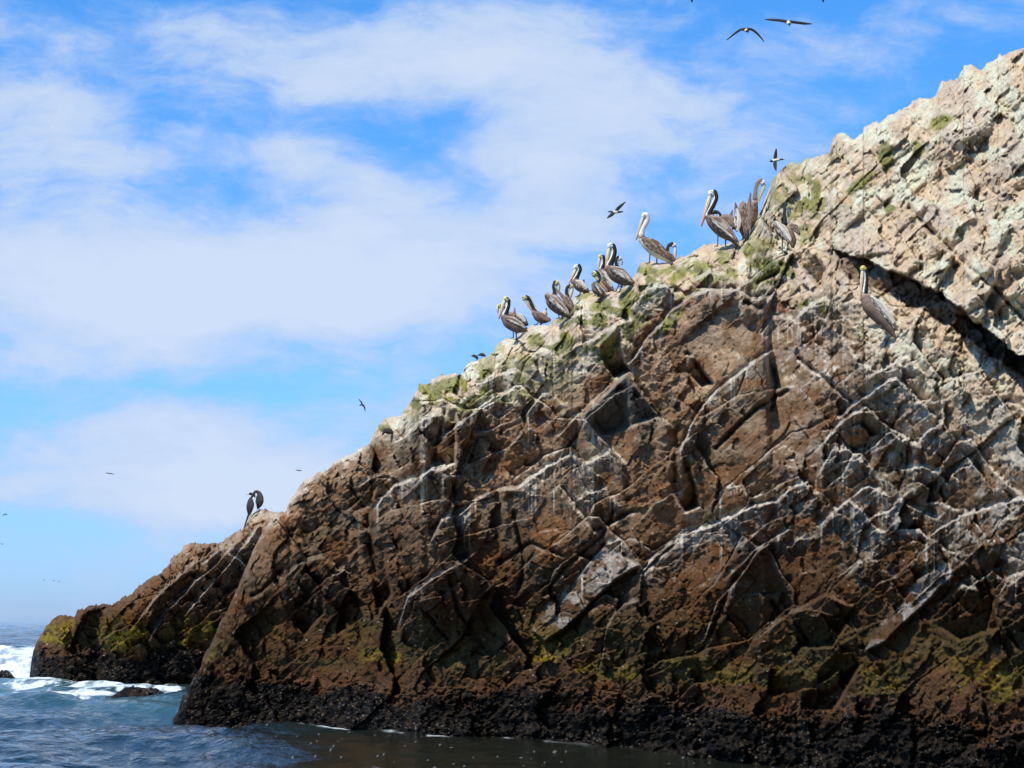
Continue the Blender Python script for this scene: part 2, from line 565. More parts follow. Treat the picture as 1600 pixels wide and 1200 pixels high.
OVERHANG_TOP = [(1290, 388), (1343, 402), (1390, 419), (1427, 439), (1473, 459), (1500, 480), (1532, 508), (1560, 530), (1600, 556), (1760, 640)]
OVERHANG_LOW = [(1290, 410), (1343, 440), (1390, 462), (1427, 480), (1477, 504), (1517, 535), (1560, 562), (1600, 584), (1760, 672)]
CREAM_EDGE = [(262, 700), (560, 700), (600, 705), (640, 698), (690, 690), (740, 665), (800, 645), (870, 622), (930, 590), (985, 555), (1020, 505), (1075, 455), (1130, 440),
              (1180, 470), (1240, 490), (1300, 480), (1350, 560), (1400, 590), (1450, 640), (1500, 680), (1600, 740), (1760, 800)]


def build_rock(name, xs, ridge, waterline, nrow, setback, amp=1.0, feat=True, seed=0, back=(0.25, 0.8, 1.8, 3.5, 7, 12), jag=1.0, turn=0.9, sc=1.0, ledges=(), mus_h=0.8):
    ledges = LEDGES if feat else ledges
    nc = len(xs)
    yr = interp(xs, ridge)
    yr0 = blur(yr[None, :], 9, 1)[0]
    # broken, blocky skyline
    pin = np.ones_like(xs)
    if feat:
        for px_ in (745, 753, 804, 841, 876, 906, 934, 965, 1019, 1048, 1122, 1134, 1163):
            pin *= 1 - 0.9 * np.exp(-((xs - px_) / 7.0) ** 2)
    else:
        pin *= 1 - 0.9 * np.exp(-((xs - 398) / 12.0) ** 2)
    for k, (w, a) in enumerate(((27, 7.0), (11, 4.5), (5, 2.5))):
        q = xs / w + 0.35 * vnoise(xs / w * 0.7, xs * 0, seed + k)
        i = np.floor(q)
        v0 = rnd(i, i * 0, seed + 40 + k) - 0.5
        tl = rnd(i, i * 0 + 3, seed + 60 + k) - 0.5
        yr = yr - jag * pin * a * (v0 + tl * (q - i - 0.5))
    yw = interp(xs, waterline)
    _, vw = ray(xs, yw)
    Dw = -CAM_H / vw
    # bottom row under the water
    t = np.linspace(0, 1, nrow)[:, None]
    ybot = yw + 0.75 / Dw * FPX * 0.99
    yr = np.minimum(yr, ybot - 3)
    X = np.broadcast_to(xs[None, :], (nrow, nc)).copy()
    Y = yr[None, :] + (ybot - yr)[None, :] * t
    U_, V_ = ray(X, Y)
    D0 = np.broadcast_to(Dw[None, :], X.shape).copy()
    for _ in range(8):
        z = CAM_H + V_ * D0
        D0 = Dw[None, :] + setback(X, np.maximum(z, -1.0))
    dr = np.maximum(Y - yr0[None, :] + 4, 0)
    D0 = D0 + turn * np.exp(-dr / 22.0) + 0.6 * turn * np.exp(-dr / 6.0)
    zz = CAM_H + V_ * D0
    # ---- roughness of the ground: how crumbly a place is
    rough = 0.45 + 0.75 * fbm(X / 130, Y / 130, seed + 5, 2)
    if feat:
        for (cx, cy, rx, ry, a) in ((1215, 610, 95, 90, -.8), (1110, 540, 70, 60, -.6), (1010, 800, 95, 75, -.7), (840, 820, 60, 60, -.5), (1120, 740, 70, 60, -.5), (1200, 900, 110, 60, -.35), (500, 760, 110, 60, .35),
                                    (1500, 600, 90, 60, .5), (1530, 880, 90, 60, .4), (1560, 220, 90, 100, .3), (880, 980, 60, 60, .2), (1230, 950, 120, 80, -.25),
                                    (640, 780, 50, 40, -.3), (960, 660, 60, 60, -.4), (1380, 640, 90, 80, .1), (1200, 480, 60, 60, -.3), (560, 900, 120, 100, .15)):
            rough += a * gauss(X, Y, cx, cy, rx, ry)
    rough = np.clip(rough, 0.22, 1.4)
    disp = np.zeros_like(X)
    # domain warp so joints are not ruler straight
    wx = X + 6 * (fbm(X / 46, Y / 46, seed + 11, 3) - 0.5) + 1.5 * (fbm(X / 11, Y / 11, seed + 12, 2) - 0.5)
    wy = Y + 6 * (fbm(X / 46, Y / 46, seed + 13, 3) - 0.5) + 1.5 * (fbm(X / 11, Y / 11, seed + 14, 2) - 0.5)
    tone = np.zeros_like(X)
    net = np.zeros_like(X)
    edge_all = np.ones_like(X)
    LV = [(190, 110, 40, .9, .0048, .0052, .32), (78, 46, 43, .78, .0085, .0095, .22), (34, 20, 38, .75, .012, .011, .13), (13, 9, 44, .6, .014, .012, .05), (6.5, 4.5, 35, .5, .013, .013, .02)]
    LV = [(a_ * sc, b_ * sc, c_, d_, e_, f_, g_ * sc) for (a_, b_, c_, d_, e_, f_, g_) in LV]
    sub = (D0 / 38.0)
    upright = sstep(1240, 1330, X) * sstep(40, -20, Y - np.interp(X, *np.array(OVERHANG_TOP, float).T)) if feat else 0 * X
    rough = rough + 0.05 * upright
    for k, (su, sv, ang, a, gs, gy0, off) in enumerate(LV):
        dx, dy, i, j, ed = cells(wx, wy, su, sv, ang, seed * 7 + 100 + k * 31)
        gx = (rnd(i, j, seed + 200 + k) - 0.5) * 2 * gs + 0.001
        gy = (rnd(i, j, seed + 210 + k) - 0.5) * 2 * gs * 0.8 - gy0 * 0.55 * (1.0 if k < 3 else 0.2)
        o = (rnd(i, j, seed + 220 + k) - 0.5) * 2 * off
        m = a * (1 - 0.55 * upright) if k == 0 else a * (rough if k < 3 else rough ** 0.7)
        disp += m * amp * sub * (o + gx * dx + gy * dy)
        tone += (rnd(i, j, seed + 230 + k) - 0.5) * (0.5, .6, .6, .45, .35)[k]
        if k in (0, 1):
            net = np.maximum(net, np.exp(-(ed / (0.07, 0.11)[k]) ** 2) * sstep(2, -6, dy) * sstep(.3, .5, rnd(i, j, seed + 250 + k)))
        if k in (0, 1, 2):
            has = sstep(.45, .6, fbm(X / (su * .6), Y / (sv * .9), seed + 240 + k, 2))
            w = (0.016, 0.026, 0.04)[k]
            g = np.exp(-(ed / w) ** 2) * has
            disp -= g * (0.10, 0.06, 0.03)[k] * m * amp
            edge_all = np.minimum(edge_all, 1 - g * (0.8, .6, .4)[k])
    disp += amp * 0.5 * (fbm(X / 170, Y / 170, seed + 21, 3) - 0.5) * 2 * 0.9
    disp += amp * 0.08 * rough * (fbm(X / 16, Y / 16, seed + 22, 4) - 0.5)
    disp += amp * 0.055 * (fbm(X / 4.0, Y / 4.0, seed + 23, 3) - 0.5) * np.clip(rough, .5, 1.2)
    cu, cv = X * .77 - Y * .64, X * .64 + Y * .77
    disp += upright * (0.34 * (fbm(cu / 70, cv / 13, seed + 24, 3) - 0.5) + 0.5 * (fbm(cu / 120, cv / 34, seed + 25, 2) - .5))
    lip = np.zeros_like(X)
    apron = np.zeros_like(X)
    kind = {k: np.zeros_like(X) for k in ('pale', 'cream', 'dark', 'green', 'grey')}
    if True:
        for (pts, s, Lp, g) in ledges:
            x0, x1 = pts[0][0], pts[-1][0]
            cs = np.where((xs > x0 - 14) & (xs < x1 + 14))[0]
            if not len(cs):
                continue
            sl = slice(cs[0], cs[-1] + 1)
            xx, yy = wx[:, sl], Y[:, sl]
            p = np.array(pts, float)
            yl = np.interp(xx, p[:, 0], p[:, 1]) + 3.5 * (fbm(xx / 9, yy * 0, seed + 31, 3) - 0.5)
            dd = yy - yl
            e = sstep(0, 1, (X[:, sl] - x0 + 8) / 16) * sstep(0, 1, (x1 + 8 - X[:, sl]) / 16)
            disp[:, sl] += e * s * sub[:, sl] * np.where(dd > 0, np.exp(-np.maximum(dd, 0) / Lp), 0) * sstep(-0.8, 1.2, dd)
            disp[:, sl] += -e * 0.25 * s * np.exp(-np.abs(dd + 5) / 7.0) * (dd < 0)
            lp = e * g * np.maximum(np.exp(-((dd + 0.6) / 2.3) ** 2), 0.8 * np.exp(-((dd + 4.0) / 4.0) ** 2))
            lp = lp * sstep(.30, .50, fbm(X[:, sl] / 24, Y[:, sl] / 24, seed + 33, 3))
            lip[:, sl] = np.maximum(lip[:, sl], lp)
            apron[:, sl] = np.maximum(apron[:, sl], e * g * np.where(dd > 0, np.exp(-np.maximum(dd, 0) / (0.3 * Lp)), np.exp(dd / 6.0)))
        for pts in (CRACKS if feat else ()):
            x0, x1 = min(p[0] for p in pts) - 16, max(p[0] for p in pts) + 16
            cs = np.where((xs > x0) & (xs < x1))[0]
            sl = slice(cs[0], cs[-1] + 1)
            d = segdist(wx[:, sl], wy[:, sl], pts)
            disp[:, sl] -= 0.22 * np.exp(-(d / 3.2) ** 2)
            edge_all[:, sl] = np.minimum(edge_all[:, sl], 1 - 0.7 * np.exp(-(d / 4) ** 2))
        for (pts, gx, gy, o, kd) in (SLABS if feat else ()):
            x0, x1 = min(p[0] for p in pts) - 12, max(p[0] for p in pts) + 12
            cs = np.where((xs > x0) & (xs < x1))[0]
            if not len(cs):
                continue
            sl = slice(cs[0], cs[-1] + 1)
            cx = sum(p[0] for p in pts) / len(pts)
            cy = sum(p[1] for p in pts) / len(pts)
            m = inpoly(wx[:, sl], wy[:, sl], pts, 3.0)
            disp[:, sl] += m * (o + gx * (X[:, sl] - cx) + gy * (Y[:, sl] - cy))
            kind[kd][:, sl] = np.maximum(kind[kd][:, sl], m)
    if feat:
        # the great overhang under the upper slope
        yt = np.interp(wx, *np.array(OVERHANG_TOP, float).T)
        yl = np.interp(wx, *np.array(OVERHANG_LOW, float).T)
        yt = yt + 16 * (fbm(X / 26, Y / 60, 771, 3) - 0.5)
        yl = yl + 22 * (fbm(X / 30, Y / 50, 772, 3) - 0.5) + 6 * (fbm(X / 6, Y / 6, 773, 2) - .5)
        yt = yt + 7 * (fbm(X / 7, Y / 7, 774, 2) - .5)
        on = sstep(1285, 1330, X)
        a = (Y - yt) / np.maximum(yl - yt, 1)
        rec = np.where(a < 0, 0, np.where(a < 1, 1.0 - 0.15 * a, 0.55 * np.exp(-(a - 1) * 1.6)))
        dep = np.interp(X, [1290, 1400, 1600, 1760], [0.2, 0.55, 2.0, 2.6])
        disp += -on * rec * dep * sstep(-0.03, 0.03, a)
        disp += on * 0.5 * np.exp(-np.abs(a) * 0.9) * (a < 0)
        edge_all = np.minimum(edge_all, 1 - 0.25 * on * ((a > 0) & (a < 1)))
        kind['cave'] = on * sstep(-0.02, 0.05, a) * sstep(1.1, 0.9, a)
    else:
        kind['cave'] = np.zeros_like(X)
    # mussel beds: lumpy, close to the water
    mb = mus_h * (0.92 + 0.5 * (fbm(X / 70, Y * 0, seed + 55, 3) - .5)) + 0.5 * (fbm(X / 45, Y / 20, seed + 51, 4) - 0.5) + 0.5 * (fbm(X / 140, Y * 0, seed + 52, 2) - 0.5)
    mus = sstep(mb + 0.16, mb - 0.12, zz + 0.42 * (fbm(X / 5, Y / 5, seed + 53, 3) - 0.5))
    lump = np.zeros_like(X)
    dx, dy, i, j, ed = cells(X, Y, 6.0, 5.0, 20, seed + 71, cheb=False)
    lump = (rnd(i, j, seed + 72) - 0.4) * 0.13 + 0.05 * np.clip(ed, 0, 0.6)
    disp = disp * (1 - 0.45 * mus) + mus * (lump + 0.45 * (fbm(X / 38, Y / 26, seed + 54, 3) - 0.4) + 0.25)
    taper = sstep(0, 10, dr)
    disp = disp * (0.35 + 0.65 * taper)
    D = D0 - disp
    P = np.stack([U_ * D, D, CAM_H + V_ * D], -1)
    # columns on the free left edge wrap away behind
    n = normals(P)
    up = n[..., 2]
    upb = blur(blur(up, 2, 0), 2, 1)
    # ------------------------------------------------ colours
    F = lambda s, k, o=3: fbm(X / s, Y / s, seed + k, o)
    rgb = lambda r, g, b: np.array([r, g, b], float)
    mix = lambda A, B, m: A + (B - A) * np.clip(m, 0, 1)[..., None]
    base = mix(rgb(.190, .100, .052), rgb(.235, .145, .088), sstep(.3, .7, F(60, 81) + 0.25 * tone))
    base = mix(base, rgb(.26, .105, .026), sstep(.52, .72, F(85, 82, 4)) * 0.75 * sstep(6.5, 2.5, zz))
    base = mix(base, rgb(.135, .112, .078), sstep(.54, .70, F(48, 83, 4)) * 0.7)
    base = mix(base, rgb(.32, .235, .165), sstep(.45, .7, F(22, 84, 4)) * 0.75 * sstep(2.5, 6, zz))
    base = base * (1 + 0.36 * tone[..., None])
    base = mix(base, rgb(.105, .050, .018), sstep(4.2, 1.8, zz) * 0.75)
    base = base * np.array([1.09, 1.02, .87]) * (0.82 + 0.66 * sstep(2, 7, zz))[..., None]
    base = mix(base, rgb(.06, .038, .022), (1 - edge_all) * 0.5)
    cream = np.zeros_like(X)
    drip = np.zeros_like(X)
    colpale = mix(rgb(.80, .585, .37), rgb(.93, .76, .54), sstep(.35, .65, F(30, 91) + 0.2 * tone))
    colpale = mix(colpale, rgb(.58, .46, .35), sstep(.5, .7, F(26, 92, 4)) * 0.6)
    colpale = colpale * (0.86 + 0.3 * F(3.2, 89, 2))[..., None]
    if feat:
        ce = np.interp(X, *np.array(CREAM_EDGE, float).T)
        cd = ce + 46 * (F(55, 93, 3) - 0.5) - Y
        cream = sstep(-14, 26, cd + 10 * tone + 26 * (upb - 0.4))
        cream = np.maximum(cream, gauss(X, Y, 1500, 620, 110, 60, -30) * 0.9)
        steep = sstep(0.42, 0.1, upb)
        right = sstep(1180, 1290, X)
        # on the left ridge the steep faces stay greyish rock with streaks, the slope on the right is pale all over
        cr_amt = cream * (1 - (0.36 - 0.28 * right) * steep)
        streak = fbm(X / 2.6, Y / 45, seed + 95, 3)
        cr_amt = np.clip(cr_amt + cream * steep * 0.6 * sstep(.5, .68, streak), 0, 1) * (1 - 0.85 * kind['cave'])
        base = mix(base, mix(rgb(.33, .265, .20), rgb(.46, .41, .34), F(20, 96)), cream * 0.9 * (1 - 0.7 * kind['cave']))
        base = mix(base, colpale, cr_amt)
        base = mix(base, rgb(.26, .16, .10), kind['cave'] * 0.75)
        # green algae
        gz = (1 - 0.9 * sstep(1250, 1330, X)) * cream * sstep(.44, .60, F(20, 97, 3) + 0.14 * tone + 0.12 * (steep - 0.5))
        gpos = np.clip(gauss(X, Y, 1030, 445, 110, 60) + gauss(X, Y, 900, 500, 110, 60) + gauss(X, Y, 720, 610, 110, 40) + gauss(X, Y, 1340, 270, 120, 60, 35)
                       + gauss(X, Y, 1200, 425, 50, 30) + 0.7 * gauss(X, Y, 1440, 200, 80, 50) + 0.4, 0, 1.1) - 0.4 * gauss(X, Y, 1520, 350, 80, 120)
        grn = np.clip(gz * gpos, 0, 1)
        for (cx, cy, rx, ry, an) in ((1198, 415, 30, 13, -10), (1275, 478, 24, 10, -10), (950, 545, 16, 26, -20), (1048, 500, 26, 9, 45), (1110, 432, 26, 10, 0), (1275, 300, 8, 20, 0), (1385, 245, 12, 22, 0),
                                     (1345, 285, 26, 8, 40), (1470, 190, 22, 10, 30), (1435, 235, 10, 14, 0), (665, 605, 16, 9, 0), (650, 632, 10, 10, 0), (712, 592, 12, 8, 0), (1130, 400, 10, 14, 0), (1170, 392, 8, 14, 0),
                                     (1020, 420, 30, 10, 0), (1060, 430, 20, 8, 30), (890, 490, 26, 7, 30), (935, 478, 20, 8, 20), (838, 532, 14, 10, 0), (1345, 520, 10, 8, 0), (600, 668, 10, 6, 0), (1390, 325, 10, 8, 0)):
            grn = np.maximum(grn, sstep(.35, .7, gauss(X, Y, cx, cy, rx * 1.25, ry * 1.25, an) + 0.5 * (F(9, 98) - 0.5)))
        grn *= sstep(0.95, 0.75, upb)
        gcol = mix(rgb(.30, .30, .035), rgb(.15, .17, .02), sstep(.35, .65, F(14, 99)))
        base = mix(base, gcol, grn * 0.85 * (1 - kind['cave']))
        base = mix(base, mix(rgb(.40, .33, .26), rgb(.60, .55, .47), sstep(.4, .65, F(9, 101, 4))), kind['pale'] * 0.65 * sstep(.40, .60, F(18, 102, 4) + .03))  # pale slabs: the light they catch is also painted in as lighter colour
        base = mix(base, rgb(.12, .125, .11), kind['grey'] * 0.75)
    if feat:
        wash = np.clip(1.7 * gauss(X, Y, 1460, 700, 180, 110, 10) + 1.3 * gauss(X, Y, 1530, 830, 140, 75) + .9 * gauss(X, Y, 1230, 500, 120, 60) + .6 * gauss(X, Y, 1120, 815, 100, 36, 30) + .5 * gauss(X, Y, 650, 740, 50, 30), 0, 1)
        wash = wash * sstep(.40, .66, F(24, 141, 4) + 0.22 * (upb - 0.3) + 0.12 * tone)
        base = mix(base, mix(rgb(.42, .34, .26), rgb(.68, .60, .48), F(8, 142)), wash * 0.92)
    # guano on the ledges, running down in streaks
    led = sstep(0.30, 0.52, upb + 0.05 * (F(6, 111) - 0.5))
    reg = 0.30 + 0.15 * F(90, 112)
    if feat:
        reg = 0.07 + 0.98 * np.clip(1.4 * gauss(X, Y, 1430, 740, 190, 120, 10) + 1.2 * gauss(X, Y, 1540, 850, 130, 80) + gauss(X, Y, 900, 740, 110, 90)
                                    + gauss(X, Y, 1120, 800, 110, 60, 30) + 0.8 * gauss(X, Y, 660, 740, 70, 40) + 0.7 * gauss(X, Y, 470, 770, 110, 40, 35)
                                    + gauss(X, Y, 1300, 560, 150, 60) + 0.6 * gauss(X, Y, 740, 680, 110, 50, 35) + 0.6 * gauss(X, Y, 920, 920, 70, 50), 0, 1)
    else:
        reg = sstep(3.5, 8.0, zz) * 0.9
    reg = reg * sstep(1.6, 3.0, zz)
    gua = np.maximum(led, net * sstep(.35, .6, F(40, 143))) * reg * sstep(.30, .55, F(13, 113, 3))
    gua = np.maximum(gua, lip * sstep(.22, .5, F(12, 114, 3)))
    src = np.clip(lip * 1.2 + np.maximum(led * .6, net * .8) * reg, 0, 1)
    colr_ = rnd(np.floor(xs / 2.2), xs * 0, seed + 115)
    colb_ = vnoise(xs / 17, xs * 0, seed + 116)
    rate = (0.007 + 0.13 * (1 - colr_) ** 2.5 + 0.03 * (1 - colb_)) * ((yb_ := (ybot - yr)) / nrow) / 1.0
    run = np.zeros(nc)
    for r_ in range(nrow):
        run = np.maximum(src[r_] * (0.35 + 0.65 * colr_), run - rate * (0.6 + 0.6 * (run < 0.6)))
        drip[r_] = run
    thin = sstep(.42, .6, fbm(X / 2.4, Y / 60, seed + 117, 2))
    drip = sstep(.1, .9, drip) * (0.25 + 0.75 * thin) * 0.8
    base = mix(base, mix(rgb(.36, .30, .24), rgb(.58, .51, .41), F(7, 146)), apron * sstep(.36, .62, F(13, 147, 4)) * sstep(.3, .55, fbm(X / 3.2, Y / 26, seed + 148, 3)) * 0.75)
    base = mix(base, rgb(.84, .75, .59), np.maximum(gua * 0.92, drip * (1 - mus)))
    # intertidal colours
    al = sstep(.44, .60, F(34, 121, 4) + 0.16 * tone)
    band = sstep(1.0, 1.25, zz) * sstep(2.5, 1.6, zz)
    if feat:
        bpos = np.clip(gauss(X, Y, 620, 1035, 50, 22) + gauss(X, Y, 840, 1040, 60, 50) + 0.8 * gauss(X, Y, 1010, 1050, 90, 25) + gauss(X, Y, 1370, 1085, 55, 40)
                       + gauss(X, Y, 1550, 1080, 70, 40) + 0.6 * gauss(X, Y, 1180, 1070, 90, 25) + .5 * gauss(X, Y, 330, 1020, 25, 25) + 0.15, 0, 1)
    else:
        bpos = 0.9
    base = mix(base, mix(rgb(.36, .25, .012), rgb(.20, .15, .02), F(12, 122)), al * band * bpos * sstep(.3, .55, F(5, 145)))
    base = mix(base, rgb(.085, .075, .03), 0.5 * band * sstep(.4, .6, F(50, 124)))
    pink = sstep(mb + 0.55, mb + 0.05, zz) * sstep(.38, .58, F(22, 123, 4))
    base = mix(base, rgb(.19, .095, .06), pink * 0.45 * sstep(.4, .6, F(9, 144)))
    mcol = mix(rgb(.005, .004, .0035), rgb(.034, .023, .014), sstep(.35, .75, F(5, 125, 3)))
    spk = sstep(.90, .99, rnd(np.floor(X / 1.6), np.floor(Y / 1.6), seed + 126)) * sstep(.35, .6, F(30, 129))
    mcol = mix(mcol, mix(rgb(.26, .17, .07), rgb(.30, .27, .23), rnd(np.floor(X / 1.6), np.floor(Y / 1.6), seed + 127)), spk * 0.75)
    base = mix(base, mcol, mus)
    # scattered pale barnacles above the mussels
    bar = (rnd(np.floor(X / 2.2), np.floor(Y / 2.2), seed + 128) > 0.9945) & (zz < 4.5) & (zz > 0.9)
    base = mix(base, rgb(.42, .38, .30), bar * 0.8)
    base = np.clip(base, 0.004, 0.8)
    wet = np.clip(mus * 0.9 + 0.35 * sstep(1.6, 0.9, zz), 0, 1)
    # rows behind the skyline: the far side of the rock goes down to the sea
    top = P[0]
    rows = []
    dirx = top[:, 0] / top[:, 1]
    cumj = 0.5 + vnoise(xs / 14, xs * 0, seed + 131)
    for bdist in back[::-1]:
        yD = top[:, 1] + bdist
        zc = top[:, 2] - bdist * (0.9 + 0.25 * cumj) - 0.02
        if bdist == back[-1]:
            zc = np.full_like(zc, -0.8)
            yD = top[:, 1] + np.maximum(top[:, 2] * 1.0, 1.0) + bdist
        rows.append(np.stack([dirx * yD, yD, np.maximum(zc, -0.8)], -1))
    Pall = np.concatenate([np.array(rows), P], 0)
    nb = len(rows)
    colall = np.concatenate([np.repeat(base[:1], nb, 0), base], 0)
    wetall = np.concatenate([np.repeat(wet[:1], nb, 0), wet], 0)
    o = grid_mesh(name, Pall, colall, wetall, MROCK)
    return o, dict(xs=xs, yr=yr, ybot=ybot, P=P, nrow=nrow, top=top)


def main_setback(X, z):
    steep = 0.30 * z
    k = np.interp(X, [262, 500, 900, 1250, 1450, 1700], [.55, .6, .75, .95, 1.1, 1.1])
    z0 = np.interp(X, [262, 500, 900, 1250, 1700], [3.0, 3.4, 5.5, 5.6, 5.2])
    s = np.maximum(z - z0, 0)
    return steep + (k - 0.3) * s * s / (s + 1.2)


xs_main = np.arange(262, 1744, 1.45)
cliff, G_MAIN = build_rock('cliff', xs_main, RIDGE, WATERLINE, 720, main_setback, seed=3)
cliff['kind'] = 'structure'

RIDGE_F = [(44, 1068), (50, 1024), (60, 1000), (72, 980), (86, 968), (100, 964), (116, 966), (122, 956), (140, 946), (160, 941), (180, 944), (200, 930), (240, 900), (262, 884), (290, 853),
           (312, 846), (345, 849), (362, 838), (380, 822), (392, 803), (404, 796), (420, 794), (432, 797), (448, 800), (560, 830)]
WATER_F = [(44, 1062), (60, 1070), (100, 1072), (150, 1071), (200, 1074), (300, 1078), (560, 1090)]


FAR_LEDGES = [
    ([(205, 985), (235, 945), (262, 915), (300, 884), (338, 856)], .5, 26, .2),
    ([(232, 1000), (262, 955), (300, 915), (340, 880), (372, 846)], .45, 30, .4),
    ([(290, 960), (320, 925), (352, 890), (385, 850), (405, 822)], .4, 30, .4),
    ([(318, 880), (345, 858), (372, 872), (392, 892)], .5, 24, .7),
    ([(120, 968), (140, 950), (165, 946), (190, 962), (204, 984)], .9, 26, 0),
    ([(160, 1000), (185, 984), (205, 976), (222, 990)], .5, 20, 0),
]


def far_setback(X, z):
    return 0.35 * z + 0.35 * np.maximum(z - 2, 0) + 0.02 * np.maximum(X - 180, 0)


outcrop, G_FAR = build_rock('outcrop', np.arange(43, 540, 1.3), RIDGE_F, WATER_F, 300, far_setback, amp=1.25, feat=False, seed=19, jag=0.9, turn=1.2, sc=0.62, mus_h=1.15, ledges=FAR_LEDGES)
outcrop['kind'] = 'structure'


def awash(name, ridge, water, seed, label):
    xs = np.arange(ridge[0][0], ridge[-1][0], 0.8)
    o, g = build_rock(name, xs, ridge, water, 60, lambda X, z: 0.5 * z, amp=0.35, feat=False, seed=seed, jag=0.35, turn=0.3, back=(0.2, 0.5, 1.0))
    o['label'] = label
    o['category'] = 'rock'
    return o


awash('rock', [(160, 1097), (175, 1087), (190, 1080), (196, 1074), (215, 1073), (245, 1077), (262, 1086), (277, 1094)], [(160, 1095), (277, 1095)], 33,
      'low black mussel-covered rock awash in foam between the outcrop and the cliff')
awash('rock', [(-6, 1056), (2, 1046), (12, 1047), (21, 1055), (30, 1068)], [(-6, 1068), (30, 1071)], 37,
      'small black rock tip poking out of the white surf left of the outcrop')


def rock_at(G, px, py):
    """a point of the rock surface seen at a photo pixel"""
    c = int(np.argmin(np.abs(G['xs'] - px)))
    y0, y1 = G['yr'][c], G['ybot'][c]
    r = (py - y0) / (y1 - y0) * (G['nrow'] - 1)
    r = int(np.clip(round(r), 0, G['nrow'] - 1))
    return Vector(G['P'][r, c])


# ------------------------------------------------------------------ the sea
def build_sea():
    Dn = np.geomspace(13.0, 9000.0, 1150)
    un = np.concatenate([-np.geomspace(3.0, 0.36, 60), np.linspace(-0.35, 0.35, 900), np.geomspace(0.36, 3.0, 60)])
    DD, UU = np.meshgrid(Dn, un, indexing='ij')
    Xw, Yw = UU * DD, DD
    rng = np.random.RandomState(5)
    Z = np.zeros_like(Xw)
    spx = DD * (0.70 / 900)
    spy = DD * (math.log(9000 / 13.0) / 1150)
    for k in range(70):
        lam = 0.35 * (30 / 0.35) ** (k / 69.0)
        th = R(-100) + rng.randn() * (0.9 if lam < 5 else 0.45)
        ph = rng.rand() * 6.28
        a = 0.0052 * lam ** 0.92 * (0.6 + 0.8 * rng.rand())
        if lam > 9:
            a *= 0.55
        kx, ky = math.cos(th) * 6.283 / lam, math.sin(th) * 6.283 / lam
        att = sstep(1.6, 3.5, lam / np.maximum(np.abs(ky) / (abs(kx) + abs(ky)) * spy, spx) / 1.0)
        s = np.sin(kx * Xw + ky * Yw + ph)
        env = 0.55 + 0.9 * vnoise(Xw / (lam * 5) + k, Yw / (lam * 5), 300 + k)
        Z += a * env * att * (s + 0.25 * np.cos(2 * (kx * Xw + ky * Yw + ph)))
    # photo position of every point, to find the surf
    px = 800 + FPX * Xw / (Yw * CP + (0 - CAM_H) * SP)
    py = 600 - FPX * ((0 - CAM_H) * CP - Yw * SP) / (Yw * CP + (0 - CAM_H) * SP)
    # calmer in the lee of the cliff
    shore = interp(px.ravel(), WATERLINE).reshape(px.shape)
    lee = sstep(240, 420, px) * sstep(60, 10, np.abs(py - shore))
    leeW = sstep(-4.6, -1.5, Xw - (Yw - 38) * 0.12)
    Z *= 1 - 0.72 * leeW
    # breaking swell at the outcrop
    sw = gauss(px, py, 30, 1036, 150, 11, 0) * (px < 200)
    sw2 = gauss(px, py, 120, 1086, 180, 8, 2)
    Z += 0.55 * sw * (0.75 + 0.5 * fbm(Xw / 1.1, Yw / 2.2, 401, 4)) + 0.12 * sw2
    fo = fbm(Xw / 1.5, Yw / 4.0, 411, 5, 0.6)
    fl = fbm(Xw / 0.35, Yw / 1.0, 412, 4, 0.6)
    foam = np.zeros_like(Xw)

    def add(a, lo, hi):
        nonlocal foam
        foam = np.maximum(foam, sstep(lo, hi, a + 1.1 * (fo - 0.5) + 1.0 * (fl - 0.5)))
    add(gauss(px, py, 30, 1042, 95, 26), .40, .80)
    add(gauss(px, py, 150, 1082, 130, 9), .42, .78)
    add(gauss(px, py, 255, 1084, 45, 9), .42, .78)
    add(0.85 * gauss(px, py, 90, 1090, 150, 5), .42, .7)
    add(0.55 * gauss(px, py, 60, 1070, 70, 10), .42, .8)
    # thin line of foam along the foot of the cliff
    dl = np.abs(py - shore - 3 - 3 * (fbm(px / 40, px * 0, 420, 2) - .5))
    ln = np.exp(-(dl / 2.2) ** 2) * (px > 275) * sstep(980, 700, px) * sstep(.42, .60, fbm(px / 38, py * 0, 421, 3))
    foam = np.maximum(foam, ln * sstep(.35, .55, fl + 0.1) * 0.9)
    foam = np.maximum(foam, sstep(.35, .6, gauss(px, py, 510, 1132, 55, 5) + .6 * (fl - .5)) * 0.6)
    # scattered bubbles
    bub = sstep(.990, .996, rnd(np.floor(Xw / 0.026), np.floor(Yw / 0.10), 431) - 0.008 * (1 - sstep(.45, .62, fbm(Xw / 1.5, Yw / 3, 432, 3)))) * sstep(330, 420, px) * (Yw < 46)
    foam = np.maximum(foam * (0.45 + 0.75 * sstep(.3, .65, fl)), bub * 0.3)
    wc = sstep(.90, .97, fbm(Xw / 1.2, Yw / 4, 441, 3) + 0.6 * Z) * (Yw > 60)
    foam = np.maximum(foam, 0.0 * wc)
    turq = np.clip(gauss(px, py, 60, 1075, 170, 30) + .7 * gauss(px, py, 230, 1105, 120, 9), 0, 1)
    P = np.stack([Xw, Yw, Z], -1)
    m, nt, b = mat('sea_water')
    N, L = nt.nodes, nt.links
    b.inputs['Base Color'].default_value = (.006, .02, .024, 1)
    b.inputs['Roughness'].default_value = 0.06
    b.inputs['IOR'].default_value = 1.33
    at1 = N.new('ShaderNodeAttribute')
    at1.attribute_name = 'col'
    sepc = N.new('ShaderNodeSeparateColor')
    L.new(at1.outputs['Color'], sepc.inputs[0])
    wcn = N.new('ShaderNodeMixRGB')
    wcn.inputs[1].default_value = (.008, .019, .021, 1)
    wcn.inputs[2].default_value = (.04, .11, .11, 1)
    L.new(sepc.outputs[1], wcn.inputs[0])
    lw = N.new('ShaderNodeMixRGB')
